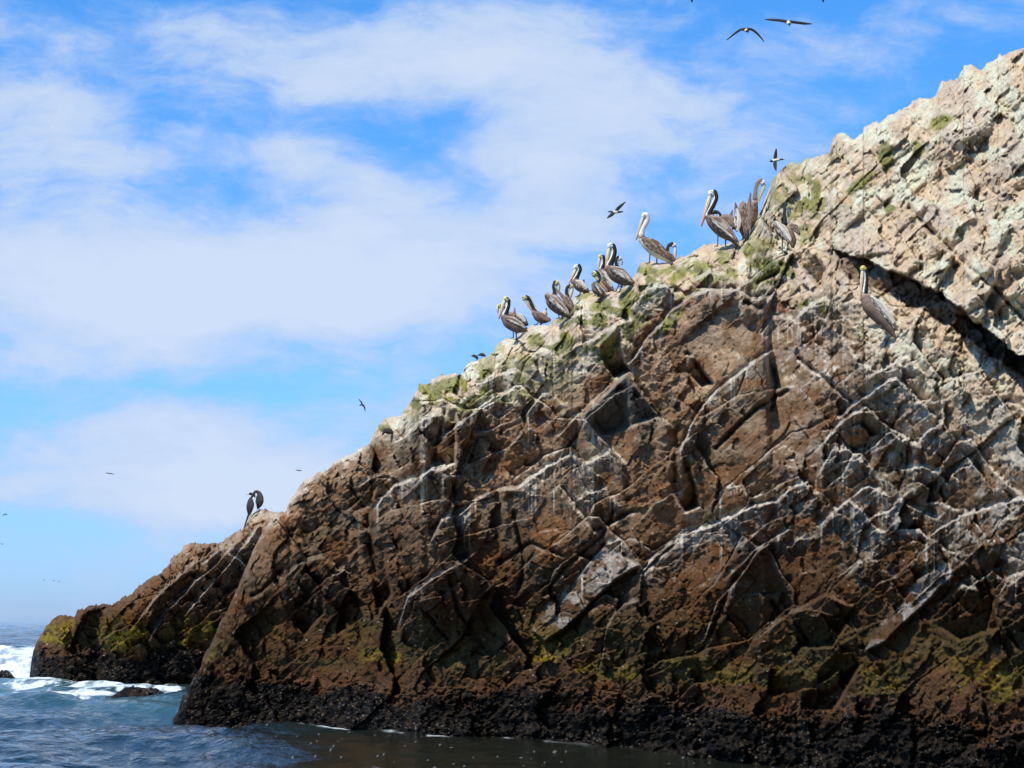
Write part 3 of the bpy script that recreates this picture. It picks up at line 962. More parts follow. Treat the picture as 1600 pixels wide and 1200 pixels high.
    L.new(sepc.outputs[2], lw.inputs[0])
    L.new(wcn.outputs[0], lw.inputs[1])
    lw.inputs[2].default_value = (.014, .016, .011, 1)  # dark reflection of the cliff tinted into the water colour near its foot
    fm = N.new('ShaderNodeMixRGB')
    L.new(sepc.outputs[0], fm.inputs[0])
    L.new(lw.outputs[0], fm.inputs[1])
    fm.inputs[2].default_value = (.66, .72, .73, 1)
    L.new(fm.outputs[0], b.inputs['Base Color'])
    rr = N.new('ShaderNodeMapRange')
    rr.inputs['To Min'].default_value = 0.06
    rr.inputs['To Max'].default_value = 0.8
    L.new(sepc.outputs[0], rr.inputs['Value'])
    L.new(rr.outputs[0], b.inputs['Roughness'])
    tcn = N.new('ShaderNodeTexCoord')
    mp = N.new('ShaderNodeMapping')
    mp.inputs['Scale'].default_value = (1.0, 0.6, 1)
    L.new(tcn.outputs['Object'], mp.inputs['Vector'])
    n1 = N.new('ShaderNodeTexNoise')
    n1.inputs['Scale'].default_value = 3.6
    n1.inputs['Detail'].default_value = 6
    n1.inputs['Roughness'].default_value = 0.55
    L.new(mp.outputs[0], n1.inputs['Vector'])
    bp = N.new('ShaderNodeBump')
    lb = N.new('ShaderNodeMapRange')
    lb.inputs['To Min'].default_value = 0.95
    lb.inputs['To Max'].default_value = 0.22
    L.new(sepc.outputs[2], lb.inputs['Value'])
    L.new(lb.outputs[0], bp.inputs['Strength'])
    bp.inputs['Distance'].default_value = 0.12
    L.new(n1.outputs['Fac'], bp.inputs['Height'])
    L.new(bp.outputs[0], b.inputs['Normal'])
    colr = np.stack([foam, turq, leeW], -1)
    o = grid_mesh('sea', P, colr, None, m)
    o['kind'] = 'structure'
    # deep water under and behind, one plain sheet to the horizon all round
    me = bpy.data.meshes.new('seabed')
    s = 20000
    me.from_pydata([(-s, -s, -9), (s, -s, -9), (s, s, -9), (-s, s, -9)], [], [(0, 1, 2, 3)])
    ob = bpy.data.objects.new('seabed', me)
    COL.objects.link(ob)
    me.materials.append(simple('dark_seabed', (.02, .035, .04), 0.9))
    ob['kind'] = 'structure'


build_sea()


# ------------------------------------------------------------------ birds
def attr_mat(name, rough=0.75, bump=0.0, scale=60):
    m, nt, b = mat(name)
    N, L = nt.nodes, nt.links
    a = N.new('ShaderNodeAttribute')
    a.attribute_name = 'col'
    tcn = N.new('ShaderNodeTexCoord')
    n = N.new('ShaderNodeTexNoise')
    n.inputs['Scale'].default_value = scale
    n.inputs['Detail'].default_value = 3
    L.new(tcn.outputs['Object'], n.inputs['Vector'])
    mr = N.new('ShaderNodeMapRange')
    mr.inputs['To Min'].default_value = 0.75
    mr.inputs['To Max'].default_value = 1.25
    L.new(n.outputs['Fac'], mr.inputs['Value'])
    s = N.new('ShaderNodeVectorMath')
    s.operation = 'SCALE'
    L.new(a.outputs['Color'], s.inputs[0])
    L.new(mr.outputs[0], s.inputs['Scale'])
    L.new(s.outputs[0], b.inputs['Base Color'])
    b.inputs['Roughness'].default_value = rough
    if bump:
        bp = N.new('ShaderNodeBump')
        bp.inputs['Strength'].default_value = 0.5
        bp.inputs['Distance'].default_value = bump
        L.new(n.outputs['Fac'], bp.inputs['Height'])
        L.new(bp.outputs[0], b.inputs['Normal'])
    return m


M_FEATHER = attr_mat('plumage', 0.8, 0.01, 45)
M_BILL = attr_mat('horny_bill', 0.45, 0.0, 30)
M_EYE = simple('dark_eye', (.01, .01, .012), 0.2)


def catmull(pts, n=5):
    p = [np.array(q, float) for q in pts]
    if len(p) < 3:
        return [p[0] + (p[-1] - p[0]) * k / n for k in range(n + 1)]
    p = [2 * p[0] - p[1]] + p + [2 * p[-1] - p[-2]]
    out = []
    for i in range(1, len(p) - 2):
        for k in range(n):
            t = k / n
            a, b, c, d = p[i - 1], p[i], p[i + 1], p[i + 2]
            out.append(0.5 * ((2 * b) + (-a + c) * t + (2 * a - 5 * b + 4 * c - d) * t * t + (-a + 3 * b - 3 * c + d) * t ** 3))
    out.append(p[-2])
    return out


def tube(bm, pts, flat=0.9, seg=12):
    """pts: (x, y, z, r) closed tapering tube with rounded ends"""
    P = [np.array(q, float) for q in pts]
    ext = []
    d0 = (P[0][:3] - P[1][:3])
    d0 /= np.linalg.norm(d0) + 1e-9
    d1 = (P[-1][:3] - P[-2][:3])
    d1 /= np.linalg.norm(d1) + 1e-9
    for a in (1.2, 0.75, 0.35):
        ang = a
        ext.append(np.append(P[0][:3] + d0 * P[0][3] * math.sin(ang), P[0][3] * math.cos(ang)))
    tail = []
    for a in (0.35, 0.75, 1.2):
        tail.append(np.append(P[-1][:3] + d1 * P[-1][3] * math.sin(a), P[-1][3] * math.cos(a)))
    P = ext + P + tail
    rings = []
    for i, q in enumerate(P):
        t = P[min(i + 1, len(P) - 1)][:3] - P[max(i - 1, 0)][:3]
        t /= np.linalg.norm(t) + 1e-9
        s = np.array((0, 1.0, 0))
        s = s - t * s.dot(t)
        if np.linalg.norm(s) < 0.1:
            s = np.array((1.0, 0, 0))
        s /= np.linalg.norm(s)
        u = np.cross(t, s)
        ring = []
        for k in range(seg):
            a = 2 * math.pi * k / seg
            ring.append(bm.verts.new(tuple(q[:3] + q[3] * (math.cos(a) * u + math.sin(a) * s * flat))))
        rings.append(ring)
    for i in range(len(rings) - 1):
        for k in range(seg):
            bm.faces.new((rings[i][k], rings[i][(k + 1) % seg], rings[i + 1][(k + 1) % seg], rings[i + 1][k]))
    bm.faces.new(rings[0][::-1])
    bm.faces.new(rings[-1])


def set_col(me, cols):
    a = me.attributes.new('col', 'FLOAT_COLOR', 'POINT')
    c4 = np.ones((len(me.vertices), 4), np.float32)
    c4[:, :3] = cols
    a.data.foreach_set('color', c4.reshape(-1))


def coords(me):
    c = np.zeros(len(me.vertices) * 3)
    me.vertices.foreach_get('co', c)
    return c.reshape(-1, 3)


def fused(name, tubes, voxel, seg=12):
    """tubes fused into one continuous skin"""
    bm = bmesh.new()
    for t in tubes:
        tube(bm, t['p'], t.get('flat', .9), seg)
    bmesh.ops.recalc_face_normals(bm, faces=bm.faces)
    tmp = bpy.data.meshes.new('tmp')
    bm.to_mesh(tmp)
    bm.free()
    o = bpy.data.objects.new('tmp', tmp)
    COL.objects.link(o)
    m = o.modifiers.new('r', 'REMESH')
    m.mode = 'VOXEL'
    m.voxel_size = voxel
    s = o.modifiers.new('s', 'SMOOTH')
    s.factor = 0.5
    s.iterations = 2
    dg = bpy.context.evaluated_depsgraph_get()
    me = bpy.data.meshes.new_from_object(o.evaluated_get(dg))
    me.name = name
    bpy.data.objects.remove(o)
    bpy.data.meshes.remove(tmp)
    me.polygons.foreach_set('use_smooth', np.full(len(me.polygons), True))
    # colours from the nearest tube
    V = coords(me)
    best = np.full(len(V), 1e9)
    cols = np.zeros((len(V), 3))
    for t in tubes:
        Pn = np.array([q for q in t['p']])
        for i in range(len(Pn) - 1):
            a, b = Pn[i], Pn[i + 1]
            ab = b[:3] - a[:3]
            tt = np.clip(((V - a[:3]) @ ab) / (ab @ ab + 1e-12), 0, 1)
            c = a[:3] + tt[:, None] * ab
            r = a[3] + (b[3] - a[3]) * tt
            off = V - c
            d = np.linalg.norm(off, axis=1) - r + t.get('bias', 0)
            m_ = d < best
            if not m_.any():
                continue
            w = (i + tt) / (len(Pn) - 1)
            cc = t['c'](w[m_], off[m_] / r[m_][:, None], ab / (np.linalg.norm(ab) + 1e-9))
            cols[m_] = cc
            best[m_] = d[m_]
    set_col(me, cols)
    return me


def lerpc(a, b, t):
    t = np.clip(t, 0, 1)[:, None]
    return np.array(a) * (1 - t) + np.array(b) * t


def const(c):
    return lambda w, off, ab: np.tile(np.array(c, float), (len(w), 1))


BROWN, GREYB, SILVER, BLACK, WHITE, CREAMC = (.13, .075, .045), (.20, .125, .08), (.56, .46, .36), (.012, .011, .012), (.78, .77, .72), (.72, .64, .46)
YEL = (.68, .56, .20)
LEG = (.10, .10, .11)


def blade(name, a, b, width, depth, thick, pal, seed, bend=0.12, tipw=0.22):
    """a folded or raised wing: a curved feathered blade from shoulder a to tip b (x, z)"""
    a, b = np.array(a, float), np.array(b, float)
    d = b - a
    L_ = np.linalg.norm(d)
    d /= L_
    n = np.array((-d[1], d[0]))
    if n[1] < 0:
        n = -n
    nu, nv = 40, 20
    vs, cs, fs = [], [], []
    rg = np.random.RandomState(seed)
    for side in (0, 1):
        for i in range(nu + 1):
            t = i / nu
            wd = width * (math.sin(min(1, (t + .06) * 2.2) * math.pi / 2) ** .8) * (1 - (1 - tipw) * max(0, (t - .35) / .65) ** 1.5)
            ragged = 1 + 0.10 * math.sin(t * 37 + seed)
            for j in range(nv + 1):
                s = j / nv * 2 - 1
                th = thick * math.sqrt(max(0, 1 - s * s)) * (1 - 0.75 * t)
                ds = depth + (-th if side == 0 else 0.35 * th)
                q = a + d * L_ * (t + 0.05 * (1 - s * s) * t + 0.03 * rg.rand() * (t > .9)) + n * (wd * s * (ragged if s < 0 else 1) + bend * L_ * math.sin(math.pi * t))
                vs.append((q[0], ds, q[1]))
                st = sstep(.25, .75, vnoise(np.array(s * 6.0 + seed), np.array(t * 4.5)))
                fine = vnoise(np.array(s * 9.0 + seed + .5), np.array(t * 12))
                lo = np.clip((-s - .15) * 1.6, 0, 1)
                if pal == 'adult':
                    c = np.array(GREYB) * (1 - st) + np.array(SILVER) * st
                    c = c * (1 - .8 * (fine > .62) * .5) * (1 - .55 * lo * (t > .3))
                    if .15 < t < .85 and -0.6 < s < 0.0 and fine > .5:
                        c = np.array((.74, .68, .58))
                    if s < -.6 or t > .9:
                        c = np.array((.07, .055, .045))
                elif pal == 'brown':
                    c = np.array(BROWN) * (.8 + .6 * st)
                    if fine > .66 and t < .75:
                        c = np.array((.42, .33, .24))
                    if t > .85:
                        c = np.array((.05, .04, .035))
                elif pal == 'raised':
                    c = np.array((.27, .18, .125)) * (.75 + .6 * st) * (1 - .35 * (fine > .6))
                elif pal == 'white':
                    c = np.array((.70, .62, .50)) * (.75 + .4 * st)
                    if (s < -.3 and fine > .4) or t > .8:
                        c = np.array((.13, .09, .07))
                elif pal == 'black':
                    c = np.array((.03, .026, .024)) * (.7 + .8 * st)
                else:
                    c = np.array(pal) * (.8 + .4 * st)
                cs.append(c)
    W1 = nv + 1
    off = (nu + 1) * W1
    for i in range(nu):
        for j in range(nv):
            q = i * W1 + j
            fs.append((q, q + 1, q + W1 + 1, q + W1))
            q += off
            fs.append((q, q + W1, q + W1 + 1, q + 1))
    for i in range(nu):
        for j in (0, nv):
            q = i * W1 + j
            fs.append((q, q + W1, q + W1 + off, q + off))
    for j in range(nv):
        for i in (0, nu):
            q = i * W1 + j
            fs.append((q, q + 1, q + 1 + off, q + off))
    me = bpy.data.meshes.new(name)
    me.from_pydata(vs, [], fs)
    bm = bmesh.new()
    bm.from_mesh(me)
    bmesh.ops.recalc_face_normals(bm, faces=bm.faces)
    bm.to_mesh(me)
    bm.free()
    me.polygons.foreach_set('use_smooth', np.full(len(me.polygons), True))
    set_col(me, np.array(cs))
    return me


def child(name, me, parent, m):
    o = bpy.data.objects.new(name, me)
    COL.objects.link(o)
    o.parent = parent
    if not me.materials:
        me.materials.append(m)
    return o


def root(name, loc, label, cat, group=None):
    o = bpy.data.objects.new(name, None)
    COL.objects.link(o)
    o.location = loc
    o.empty_display_size = 0.2
    o['label'] = label
    o['category'] = cat
    if group:
        o['group'] = group
    return o


def ball(r, c=(.01, .01, .012)):
    bm = bmesh.new()
    bmesh.ops.create_icosphere(bm, subdivisions=1, radius=r)
    me = bpy.data.meshes.new('eye')
    bm.to_mesh(me)
    bm.free()
    return me


def bird_depth(G, feet, samples, off):
    D = rock_at(G, *feet).y
    for (x, y) in samples:
        q = rock_at(G, x, y)
        c = int(np.argmin(np.abs(G['xs'] - x)))
        if y > G['yr'][c] - 1:
            D = min(D, q.y - 0.1)
    return D + off


NB = [0]


def pelican(feet, body, neck, head, bill, wings, label, off=0.0, juv=False, crown=YEL, legs=None, tail=True, neckc=BLACK, billc=None, G=None, face=1, D=None):
    """all points are (photo x, photo y[, radius]) of the bird, built at its real distance D"""
    NB[0] += 1
    G = G or G_MAIN
    if D is None:
        D = bird_depth(G, feet, [(b[0], b[1] + b[2]) for b in body], off)
    base = at(feet[0], feet[1], D)
    k = D / FPX / (CP * 1.0)

    def loc(x, y, dy=0.0):
        p = at(x, y, D) - base
        return np.array((p[0], dy, p[2]))

    def path(pts, n=5, dy=0.0):
        q = [np.append(loc(p[0], p[1], dy + (p[3] * k if len(p) > 3 else 0)), p[2] * k) for p in pts]
        return catmull(q, n)
    r0 = root('pelican', Vector(base), label, 'pelican', 'pelicans perched along the ridge')
    fdir = np.array((bill[0][0] - head[0], 0, -(bill[0][1] - head[1])))
    fdir = fdir / (np.linalg.norm(fdir) + 1e-6)
    hx = 1.0 if bill[1][0] > head[0] - 2 else -1.0
    bx = 1.0 if body[-1][0] > body[0][0] else -1.0      # tail side

    def cbody(w, offv, ab):
        up = offv[:, 2]
        if juv:
            return lerpc(CREAMC, BROWN, (up + .1) * 3)
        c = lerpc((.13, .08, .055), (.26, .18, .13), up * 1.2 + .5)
        nn = vnoise(w * 14 + NB[0] * 7, offv[:, 1] * 4)
        return c * (.75 + .5 * nn[:, None])

    b0 = bill[0]

    def cneck(w, offv, ab):
        fr = offv[:, 0] * (1.0 if b0[0] > head[0] else -1.0)                          # towards the front of the bird
        if juv:
            return lerpc((.70, .66, .55), (.60, .52, .40), offv[:, 1] + .5)
        c = np.tile(np.array(neckc), (len(w), 1))
        c[fr > .45] = (.74, .73, .62)
        return c

    def chead(w, offv, ab):
        c = np.tile(np.array(crown if not juv else (.74, .73, .68)), (len(w), 1))
        if not juv:
            back = (offv[:, 0] * fdir[0] + offv[:, 2] * fdir[2]) < -.35
            c[back & (offv[:, 2] < .55)] = neckc
        face_ = (offv[:, 2] < -.1) & ((offv[:, 0] * fdir[0] + offv[:, 2] * fdir[2]) > 0.25)
        c[face_] = (.12, .15, .15) if not juv else (.35, .40, .36)
        return c
    tubes = [dict(p=path(body), c=cbody, flat=.85),
             dict(p=path(neck), c=cneck),
             dict(p=[np.append(loc(head[0] + .0, head[1] + .4), head[2] * k), np.append(loc(head[0] + fdir[0] * 1.8, head[1] - fdir[2] * 1.8), head[2] * .8 * k)], c=chead, bias=-0.006)]
    if legs is None:
        bm_ = body[min(2, len(body) - 1)]
        legs = [(bm_[0] - 3, bm_[1] + bm_[2] * .2, feet[0] - 2.5, feet[1]), (bm_[0] + 3, bm_[1] + bm_[2] * .2, feet[0] + 3, feet[1] + .5)]
    for i, (x0, y0, x1, y1) in enumerate(legs):
        dy = (-.5 + i) * 5 * k
        tubes.append(dict(p=[np.append(loc(x0, y0, dy), 1.5 * k), np.append(loc((x0 + x1) / 2, (y0 + y1) / 2, dy), 1.25 * k), np.append(loc(x1, y1 - .5, dy), 1.15 * k)], c=const(LEG), flat=1))
        tubes.append(dict(p=[np.append(loc(x1 + bx * 1, y1, dy), .8 * k), np.append(loc(x1 - bx * 5, y1 + 1, dy), .7 * k)], c=const(LEG), flat=2.2))
    child('body', fused('pelican_body', tubes, 0.85 * k), r0, M_FEATHER)
    # bill: long, hooked, with the hanging pouch
    b0, b1, bw = bill[0], bill[1], bill[2]
    bp = [(head[0] + fdir[0] * head[2] * .4, head[1] - fdir[2] * head[2] * .4, bw * .50), (b0[0], b0[1], bw * .58),
          (b0[0] * .7 + b1[0] * .3, b0[1] * .7 + b1[1] * .3, bw * .60), (b0[0] * .35 + b1[0] * .65, b0[1] * .35 + b1[1] * .65, bw * .45), (b1[0], b1[1] - .8, bw * .28)]
    bl_ = billc or ((.70, .62, .34), (.62, .22, .13))

    def cbill(w, offv, ab):
        c = lerpc(bl_[0], bl_[1], w * 1.5 - .45)
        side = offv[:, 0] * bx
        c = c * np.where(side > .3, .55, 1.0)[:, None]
        return c
    child('bill', fused('pelican_bill', [dict(p=path(bp, 4, -1.0 * k), c=cbill, flat=.75)], 0.7 * k, 10), r0, M_BILL)
    for i, wspec in enumerate(wings):
        (ax, ay), (tx, ty), wd, pal = wspec[:4]
        a, b = loc(ax, ay), loc(tx, ty)
        rb = max(q[2] for q in body) * k
        for s in ((-1, 1) if len(wspec) < 5 else (wspec[4],)):
            me = blade('pelican_wing', (a[0], a[2]), (b[0], b[2]), wd * k, s * rb * .80, 2.4 * k, pal, NB[0] * 3 + i, bend=0.04)
            if s > 0:
                for v in me.vertices:
                    v.co.y = 2 * rb * .80 - v.co.y
                me.flip_normals()
            child('wing', me, r0, M_FEATHER)
    e = child('eye', ball(.9 * k), r0, M_EYE)
    e.location = loc(head[0] + fdir[0] * 2.0, head[1] - fdir[2] * 1.2) + np.array((0, -head[2] * .82 * k, 0))
    return r0


W_ = (.78, .77, .72)
PINK = ((.66, .60, .46), (.62, .26, .20))
pelican((803, 528), [(788.6, 496, 6.5), (795, 504, 9), (805.5, 511, 8.5), (814.5, 515, 5.5), (822, 516, 2.5)],
        [(794, 470, 4), (794, 478, 3.6), (791, 487, 4), (788.5, 495, 5.5)], (790.5, 467, 4.8), ((787.5, 472.5), (779.5, 498.5), 5), [((789, 497), (822, 514), 6, 'adult')],
        'lowest pelican of the row, yellow crown, bill laid down on its breast, silver wing', legs=[(802, 512, 802, 528), (806.5, 513, 807, 529)])
pelican((812, 520), [(797, 492, 5), (806, 496, 7), (815, 499, 7), (822, 506, 4)],
        [(781, 479, 3.2), (786, 479, 3), (790, 485, 3), (794, 491, 4)], (779.8, 478, 3.8), ((777.5, 481), (778, 490), 3.4), [((804, 500), (804.5, 482), 2.6, 'raised', -1), ((806, 492), (823, 506), 5, 'white', -1)],
        'pelican mostly hidden behind the lowest one, only its yellow head and lifted wing showing', off=.5)
pelican((841, 507), [(836, 489, 5.5), (842, 495, 8), (850, 498.5, 7.5), (857, 499.5, 4)],
        [(822, 464.5, 3.8), (827.5, 467.5, 3.5), (831.5, 475, 3.6), (834.5, 482, 3.8), (838, 489, 5)], (820, 466, 4.6), ((822, 471), (835, 491), 4.2),
        [((838, 490), (858, 503), 5, 'raised', -1), ((851, 496), (854, 481), 4, 'white', 1)],
        'pelican with bent black neck and orange bill pointing right, near the low row end', billc=((.66, .56, .3), (.66, .22, .12)))
pelican((876, 497), [(856, 462, 5.5), (864, 472, 11), (874, 482, 10), (883, 490, 6), (889, 495, 3)],
        [(868, 441.5, 4), (865.8, 448, 3.6), (867.5, 456, 4), (866, 463, 5)], (870, 442, 4.6), ((873.3, 446), (873.5, 456.5), 4.2), [((853, 461), (889, 494), 9, 'adult'), ((889, 482), (867, 451), 3.2, 'raised', -1)],
        'broad grey pelican hunched with its head turned back to the right over a lifted wing', billc=((.45, .52, .42), (.5, .55, .45)))
pelican((893, 494), [(885, 466, 5.5), (889, 476, 7.5), (893, 486, 6)],
        [(890.5, 447, 3.6), (887, 450, 3.6), (886, 457, 3.6), (888, 463, 4.2)], (892.8, 447.6, 4.2), ((894.4, 451.5), (889.5, 473), 4.2), [((884, 466), (896, 489), 5, 'brown', -1)],
        'pelican tucked behind the hunched grey one, bill pointing straight down in front of black neck', off=.25, billc=PINK)
pelican((906, 463), [(899, 441, 7), (906.5, 447.5, 8.5), (913, 452, 6.5), (917, 455, 3.5)],
        [(904, 415.8, 4), (906, 421, 3.7), (902.5, 430, 3.8), (898.5, 438, 5)], (900, 417.6, 4.8), ((898.8, 422.5), (889.5, 443), 4.6), [((899, 440), (919, 455), 6, 'white', -1), ((912, 450), (912.5, 436), 3.5, 'raised', 1)],
        'pale backed pelican with black S-shaped neck, standing behind and above the hunched grey one', off=.3, crown=W_)
pelican((934, 462), [(929, 445, 5.5), (932.5, 453, 7.5), (939, 457, 6.5)],
        [(932, 426, 4.2), (936.5, 429.5, 3.8), (937.5, 436, 3.8), (934, 443, 4.5)], (929, 428.5, 5.2), ((932, 434), (949, 455), 4.6), [((928, 441), (940, 461), 5, 'adult', -1)],
        'crouched pelican with bright yellow head and orange bill slanting down to the right', billc=((.72, .56, .2), (.7, .26, .12)))
pelican((950, 458), [(940.5, 423, 5), (942, 434, 7), (947, 444, 8), (954, 452, 5.5)],
        [(942, 401.5, 3.8), (943, 411, 3.6), (940, 420, 4.2)], (938.2, 401, 4.2), ((936.3, 406), (935.3, 425.5), 4), [((940, 424), (957, 454), 6, 'white', -1)],
        'slim pelican half hidden behind the left side of the tallest bird of the cluster', off=.25, billc=PINK)
pelican((965, 455), [(951.8, 419.6, 7.5), (960.8, 427.5, 11.5), (973, 436, 10.5), (983, 441, 6), (988, 444, 3)],
        [(957.5, 384.5, 4.8), (959.8, 393, 4.4), (957, 404, 4.6), (952.5, 414, 6)], (953.5, 384.6, 5.6), ((951.5, 391), (946, 423), 5.6), [((953, 420), (989, 443), 8.5, 'adult')],
        'tallest pelican of the middle cluster, white crown, black neck and long pale bill down', crown=W_)
pelican((972, 448), [(966, 424, 6), (972, 430, 7), (980, 436, 6)],
        [(966, 402.8, 3.6), (963.2, 407, 3.4), (964.6, 416, 3.8)], (968.5, 404, 3.9), ((971, 407.5), (972, 415.5), 3.6), [((966, 424), (984, 438), 5, 'adult', -1)],
        'pelican behind the tallest of the cluster, only its head and neck showing, facing right', off=.6, crown=W_, billc=((.5, .55, .5), (.5, .5, .42)))
pelican((1019, 412), [(1003.6, 374, 6.5), (1012, 381, 9.5), (1025, 391.5, 10.5), (1038, 401.5, 6.5), (1048, 410, 2.6)],
        [(1010, 336.5, 4.8), (1011.8, 342, 4.2), (1008.5, 350, 4.2), (1003.8, 358, 4.4), (1002, 367, 5.4)], (1007.3, 336.6, 5.6), ((1003.8, 343), (993.8, 375.5), 5), [((1003, 374), (1049, 408), 9, 'brown')],
        'young pelican with cream neck and speckled brown wing standing alone on the skyline', juv=True, legs=[(1016, 386, 1014.5, 411), (1027, 393, 1026, 413)], billc=((.62, .52, .36), (.58, .26, .14)))
pelican((1048, 412), [(1043, 397, 5), (1048, 403, 6), (1053, 408, 4)],
        [(1050.5, 381.3, 3.6), (1045.5, 384, 3.5), (1043.2, 391, 3.7)], (1053.5, 383.4, 4.3), ((1055.4, 389), (1054.5, 408), 4.4), [((1043, 396), (1054, 410), 4, 'brown', -1)],
        'pelican behind the cream necked young one, white head facing right with bill straight down', off=.5, crown=W_, billc=((.62, .66, .6), (.68, .40, .34)))
pelican((1128, 387), [(1107.7, 339, 6.5), (1115, 347, 10.5), (1129, 359.5, 12), (1142, 370, 8), (1149, 380, 2.8)],
        [(1116, 300.5, 4.8), (1118.5, 309, 4.3), (1114.5, 320, 4.2), (1109.5, 329, 4.6), (1107, 336, 6)], (1111, 302.6, 5.8), ((1108.8, 309.5), (1095.8, 353.5), 6), [((1108, 340), (1150, 378), 9.5, 'adult')],
        'large black necked pelican with long orange tipped bill, left in the highest group', crown=W_, legs=[(1122, 356, 1121, 384.5), (1134, 362, 1134, 387)], billc=((.68, .58, .34), (.66, .18, .10)))
pelican((1138, 372), [(1127, 342, 5.5), (1135, 341, 7), (1144, 347, 7), (1150, 356, 4)],
        [(1111, 336, 2.6), (1116, 331.4, 3.2), (1122, 333, 3.4), (1126, 340, 4)], (1112, 336.5, 3), ((1112, 339), (1113, 346), 2.6), [((1128, 340), (1152, 358), 6, 'raised', -1), ((1140, 350), (1145, 328), 4, 'raised', 1)],
        'pelican stooping behind the large black necked one, dark neck arched over its back', off=.6)
pelican((1163, 375), [(1161, 321, 6), (1160.5, 336, 10.5), (1162.5, 350, 11.5), (1164, 364, 7), (1166, 371, 4)],
        [(1160, 318, 4), (1161, 326, 5), (1161, 332, 7)], (1159.5, 319, 4), ((1158.5, 322), (1158, 330), 3), [((1151, 364), (1148.2, 321), 6, 'white', -1), ((1170, 362), (1171.5, 306), 5.6, 'raised', -1), ((1161, 322), (1164, 372), 8, 'brown', -1)],
        'brown pelican seen from behind, both wings half lifted like upright blades', neckc=(.16, .11, .08), crown=(.2, .15, .11), billc=((.16, .11, .08), (.16, .11, .08)))
pelican((1176, 362), [(1179, 318, 5.5), (1177, 330, 8), (1175, 345, 8), (1174, 356, 5)],
        [(1189, 282, 4.2), (1183.5, 287, 3.8), (1181.3, 297, 3.8), (1180, 310, 4.6)], (1192, 286, 5), ((1193.3, 292.5), (1182.5, 320), 4.8), [((1178, 318), (1172, 355), 6, 'brown', -1)],
        'highest pelican of all, white head facing right above the bird with lifted wings', off=.3, crown=W_, neckc=(.20, .15, .12), billc=((.68, .60, .28), (.6, .45, .25)))
pelican((1225, 397), [(1213, 350, 5), (1220, 359, 9.5), (1230, 366, 10.5), (1238, 376, 7), (1239, 385, 3)],
        [(1229, 319.6, 4), (1227, 327, 3.6), (1226.8, 337, 3.8), (1228, 348, 4.6)], (1230.8, 323.4, 4.2), ((1233, 327.5), (1233.8, 337), 4), [((1209, 348), (1237, 384), 7.5, 'white', -1), ((1235, 352), (1248, 368), 6, 'brown', -1)],
        'pelican with upright black neck and half spread whitish wings in front of the bright slope', crown=(.45, .45, .2), billc=((.12, .16, .14), (.2, .22, .15)), legs=[(1222, 364, 1222, 396), (1232, 370, 1231, 394)])
pelican((1378, 512), [(1352.6, 466, 8), (1359, 480, 11), (1374, 496, 10.5), (1390, 514, 6.5), (1398, 526, 2.6)],
        [(1351.5, 421, 4.4), (1353.5, 431, 3.6), (1353, 443, 3.8), (1351.5, 456, 5)], (1348.6, 419.6, 5.4), ((1347.4, 427.5), (1344, 470), 5.2), [((1360, 465), (1399, 515), 7, 'white', -1)],
        'lone yellow headed pelican below the overhang, pink bill down, body stretched along the rock', crown=(.75, .60, .14), billc=((.72, .58, .34), (.68, .30, .16)))


# ---- smaller birds
def small_bird(name, feet, parts, bills, label, cat, D, wings=(), legs=(), group=None, vox=0.4):
    """parts: list of (points, colour)"""
    base = at(feet[0], feet[1], D)
    k = D / FPX

    def loc(x, y, dy=0.0):
        p = at(x, y, D) - base
        return np.array((p[0], dy, p[2]))
    r0 = root(name, Vector(base), label, cat, group)
    tubes = []
    for pts, c in parts:
        q = [np.append(loc(p[0], p[1], (p[3] * k if len(p) > 3 else 0)), p[2] * k) for p in pts]
        tubes.append(dict(p=catmull(q, 4), c=c if callable(c) else const(c)))
    for i, (x0, y0, x1, y1, c) in enumerate(legs):
        tubes.append(dict(p=[np.append(loc(x0, y0, (i - .5) * 2 * k), .5 * k), np.append(loc(x1, y1, (i - .5) * 2 * k), .45 * k)], c=const(c)))
    child('body', fused(name + '_body', tubes, vox * k, 10), r0, M_FEATHER)
    for pts, c in bills:
        q = [np.append(loc(p[0], p[1]), p[2] * k) for p in pts]
        child('bill', fused(name + '_bill', [dict(p=catmull(q, 3), c=const(c))], vox * .6 * k, 8), r0, M_BILL)
    for w in wings:
        pts, c = w
        q = [np.append(loc(p[0], p[1], (p[3] * k if len(p) > 3 else 0)), p[2] * k) for p in pts]
        bm = bmesh.new()
        tube(bm, catmull(q, 5), flat=w_flat, seg=12)
        bmesh.ops.recalc_face_normals(bm, faces=bm.faces)
        me = bpy.data.meshes.new(name + '_wing')
        bm.to_mesh(me)
        bm.free()
        me.polygons.foreach_set('use_smooth', np.full(len(me.polygons), True))
        V = coords(me)
        nn = vnoise(V[:, 0] / k * .4, V[:, 2] / k * .4)
        set_col(me, np.array(c)[None, :] * (.7 + .6 * nn[:, None]))
        child('wing', me, r0, M_FEATHER)
    return r0


w_flat = 0.35
DK = (.018, .017, .019)


def belly(w, off, ab):
    c = np.tile(np.array((.02, .02, .024)), (len(w), 1))
    c[(off[:, 0] > .1)] = (.085, .045, .03)
    return c


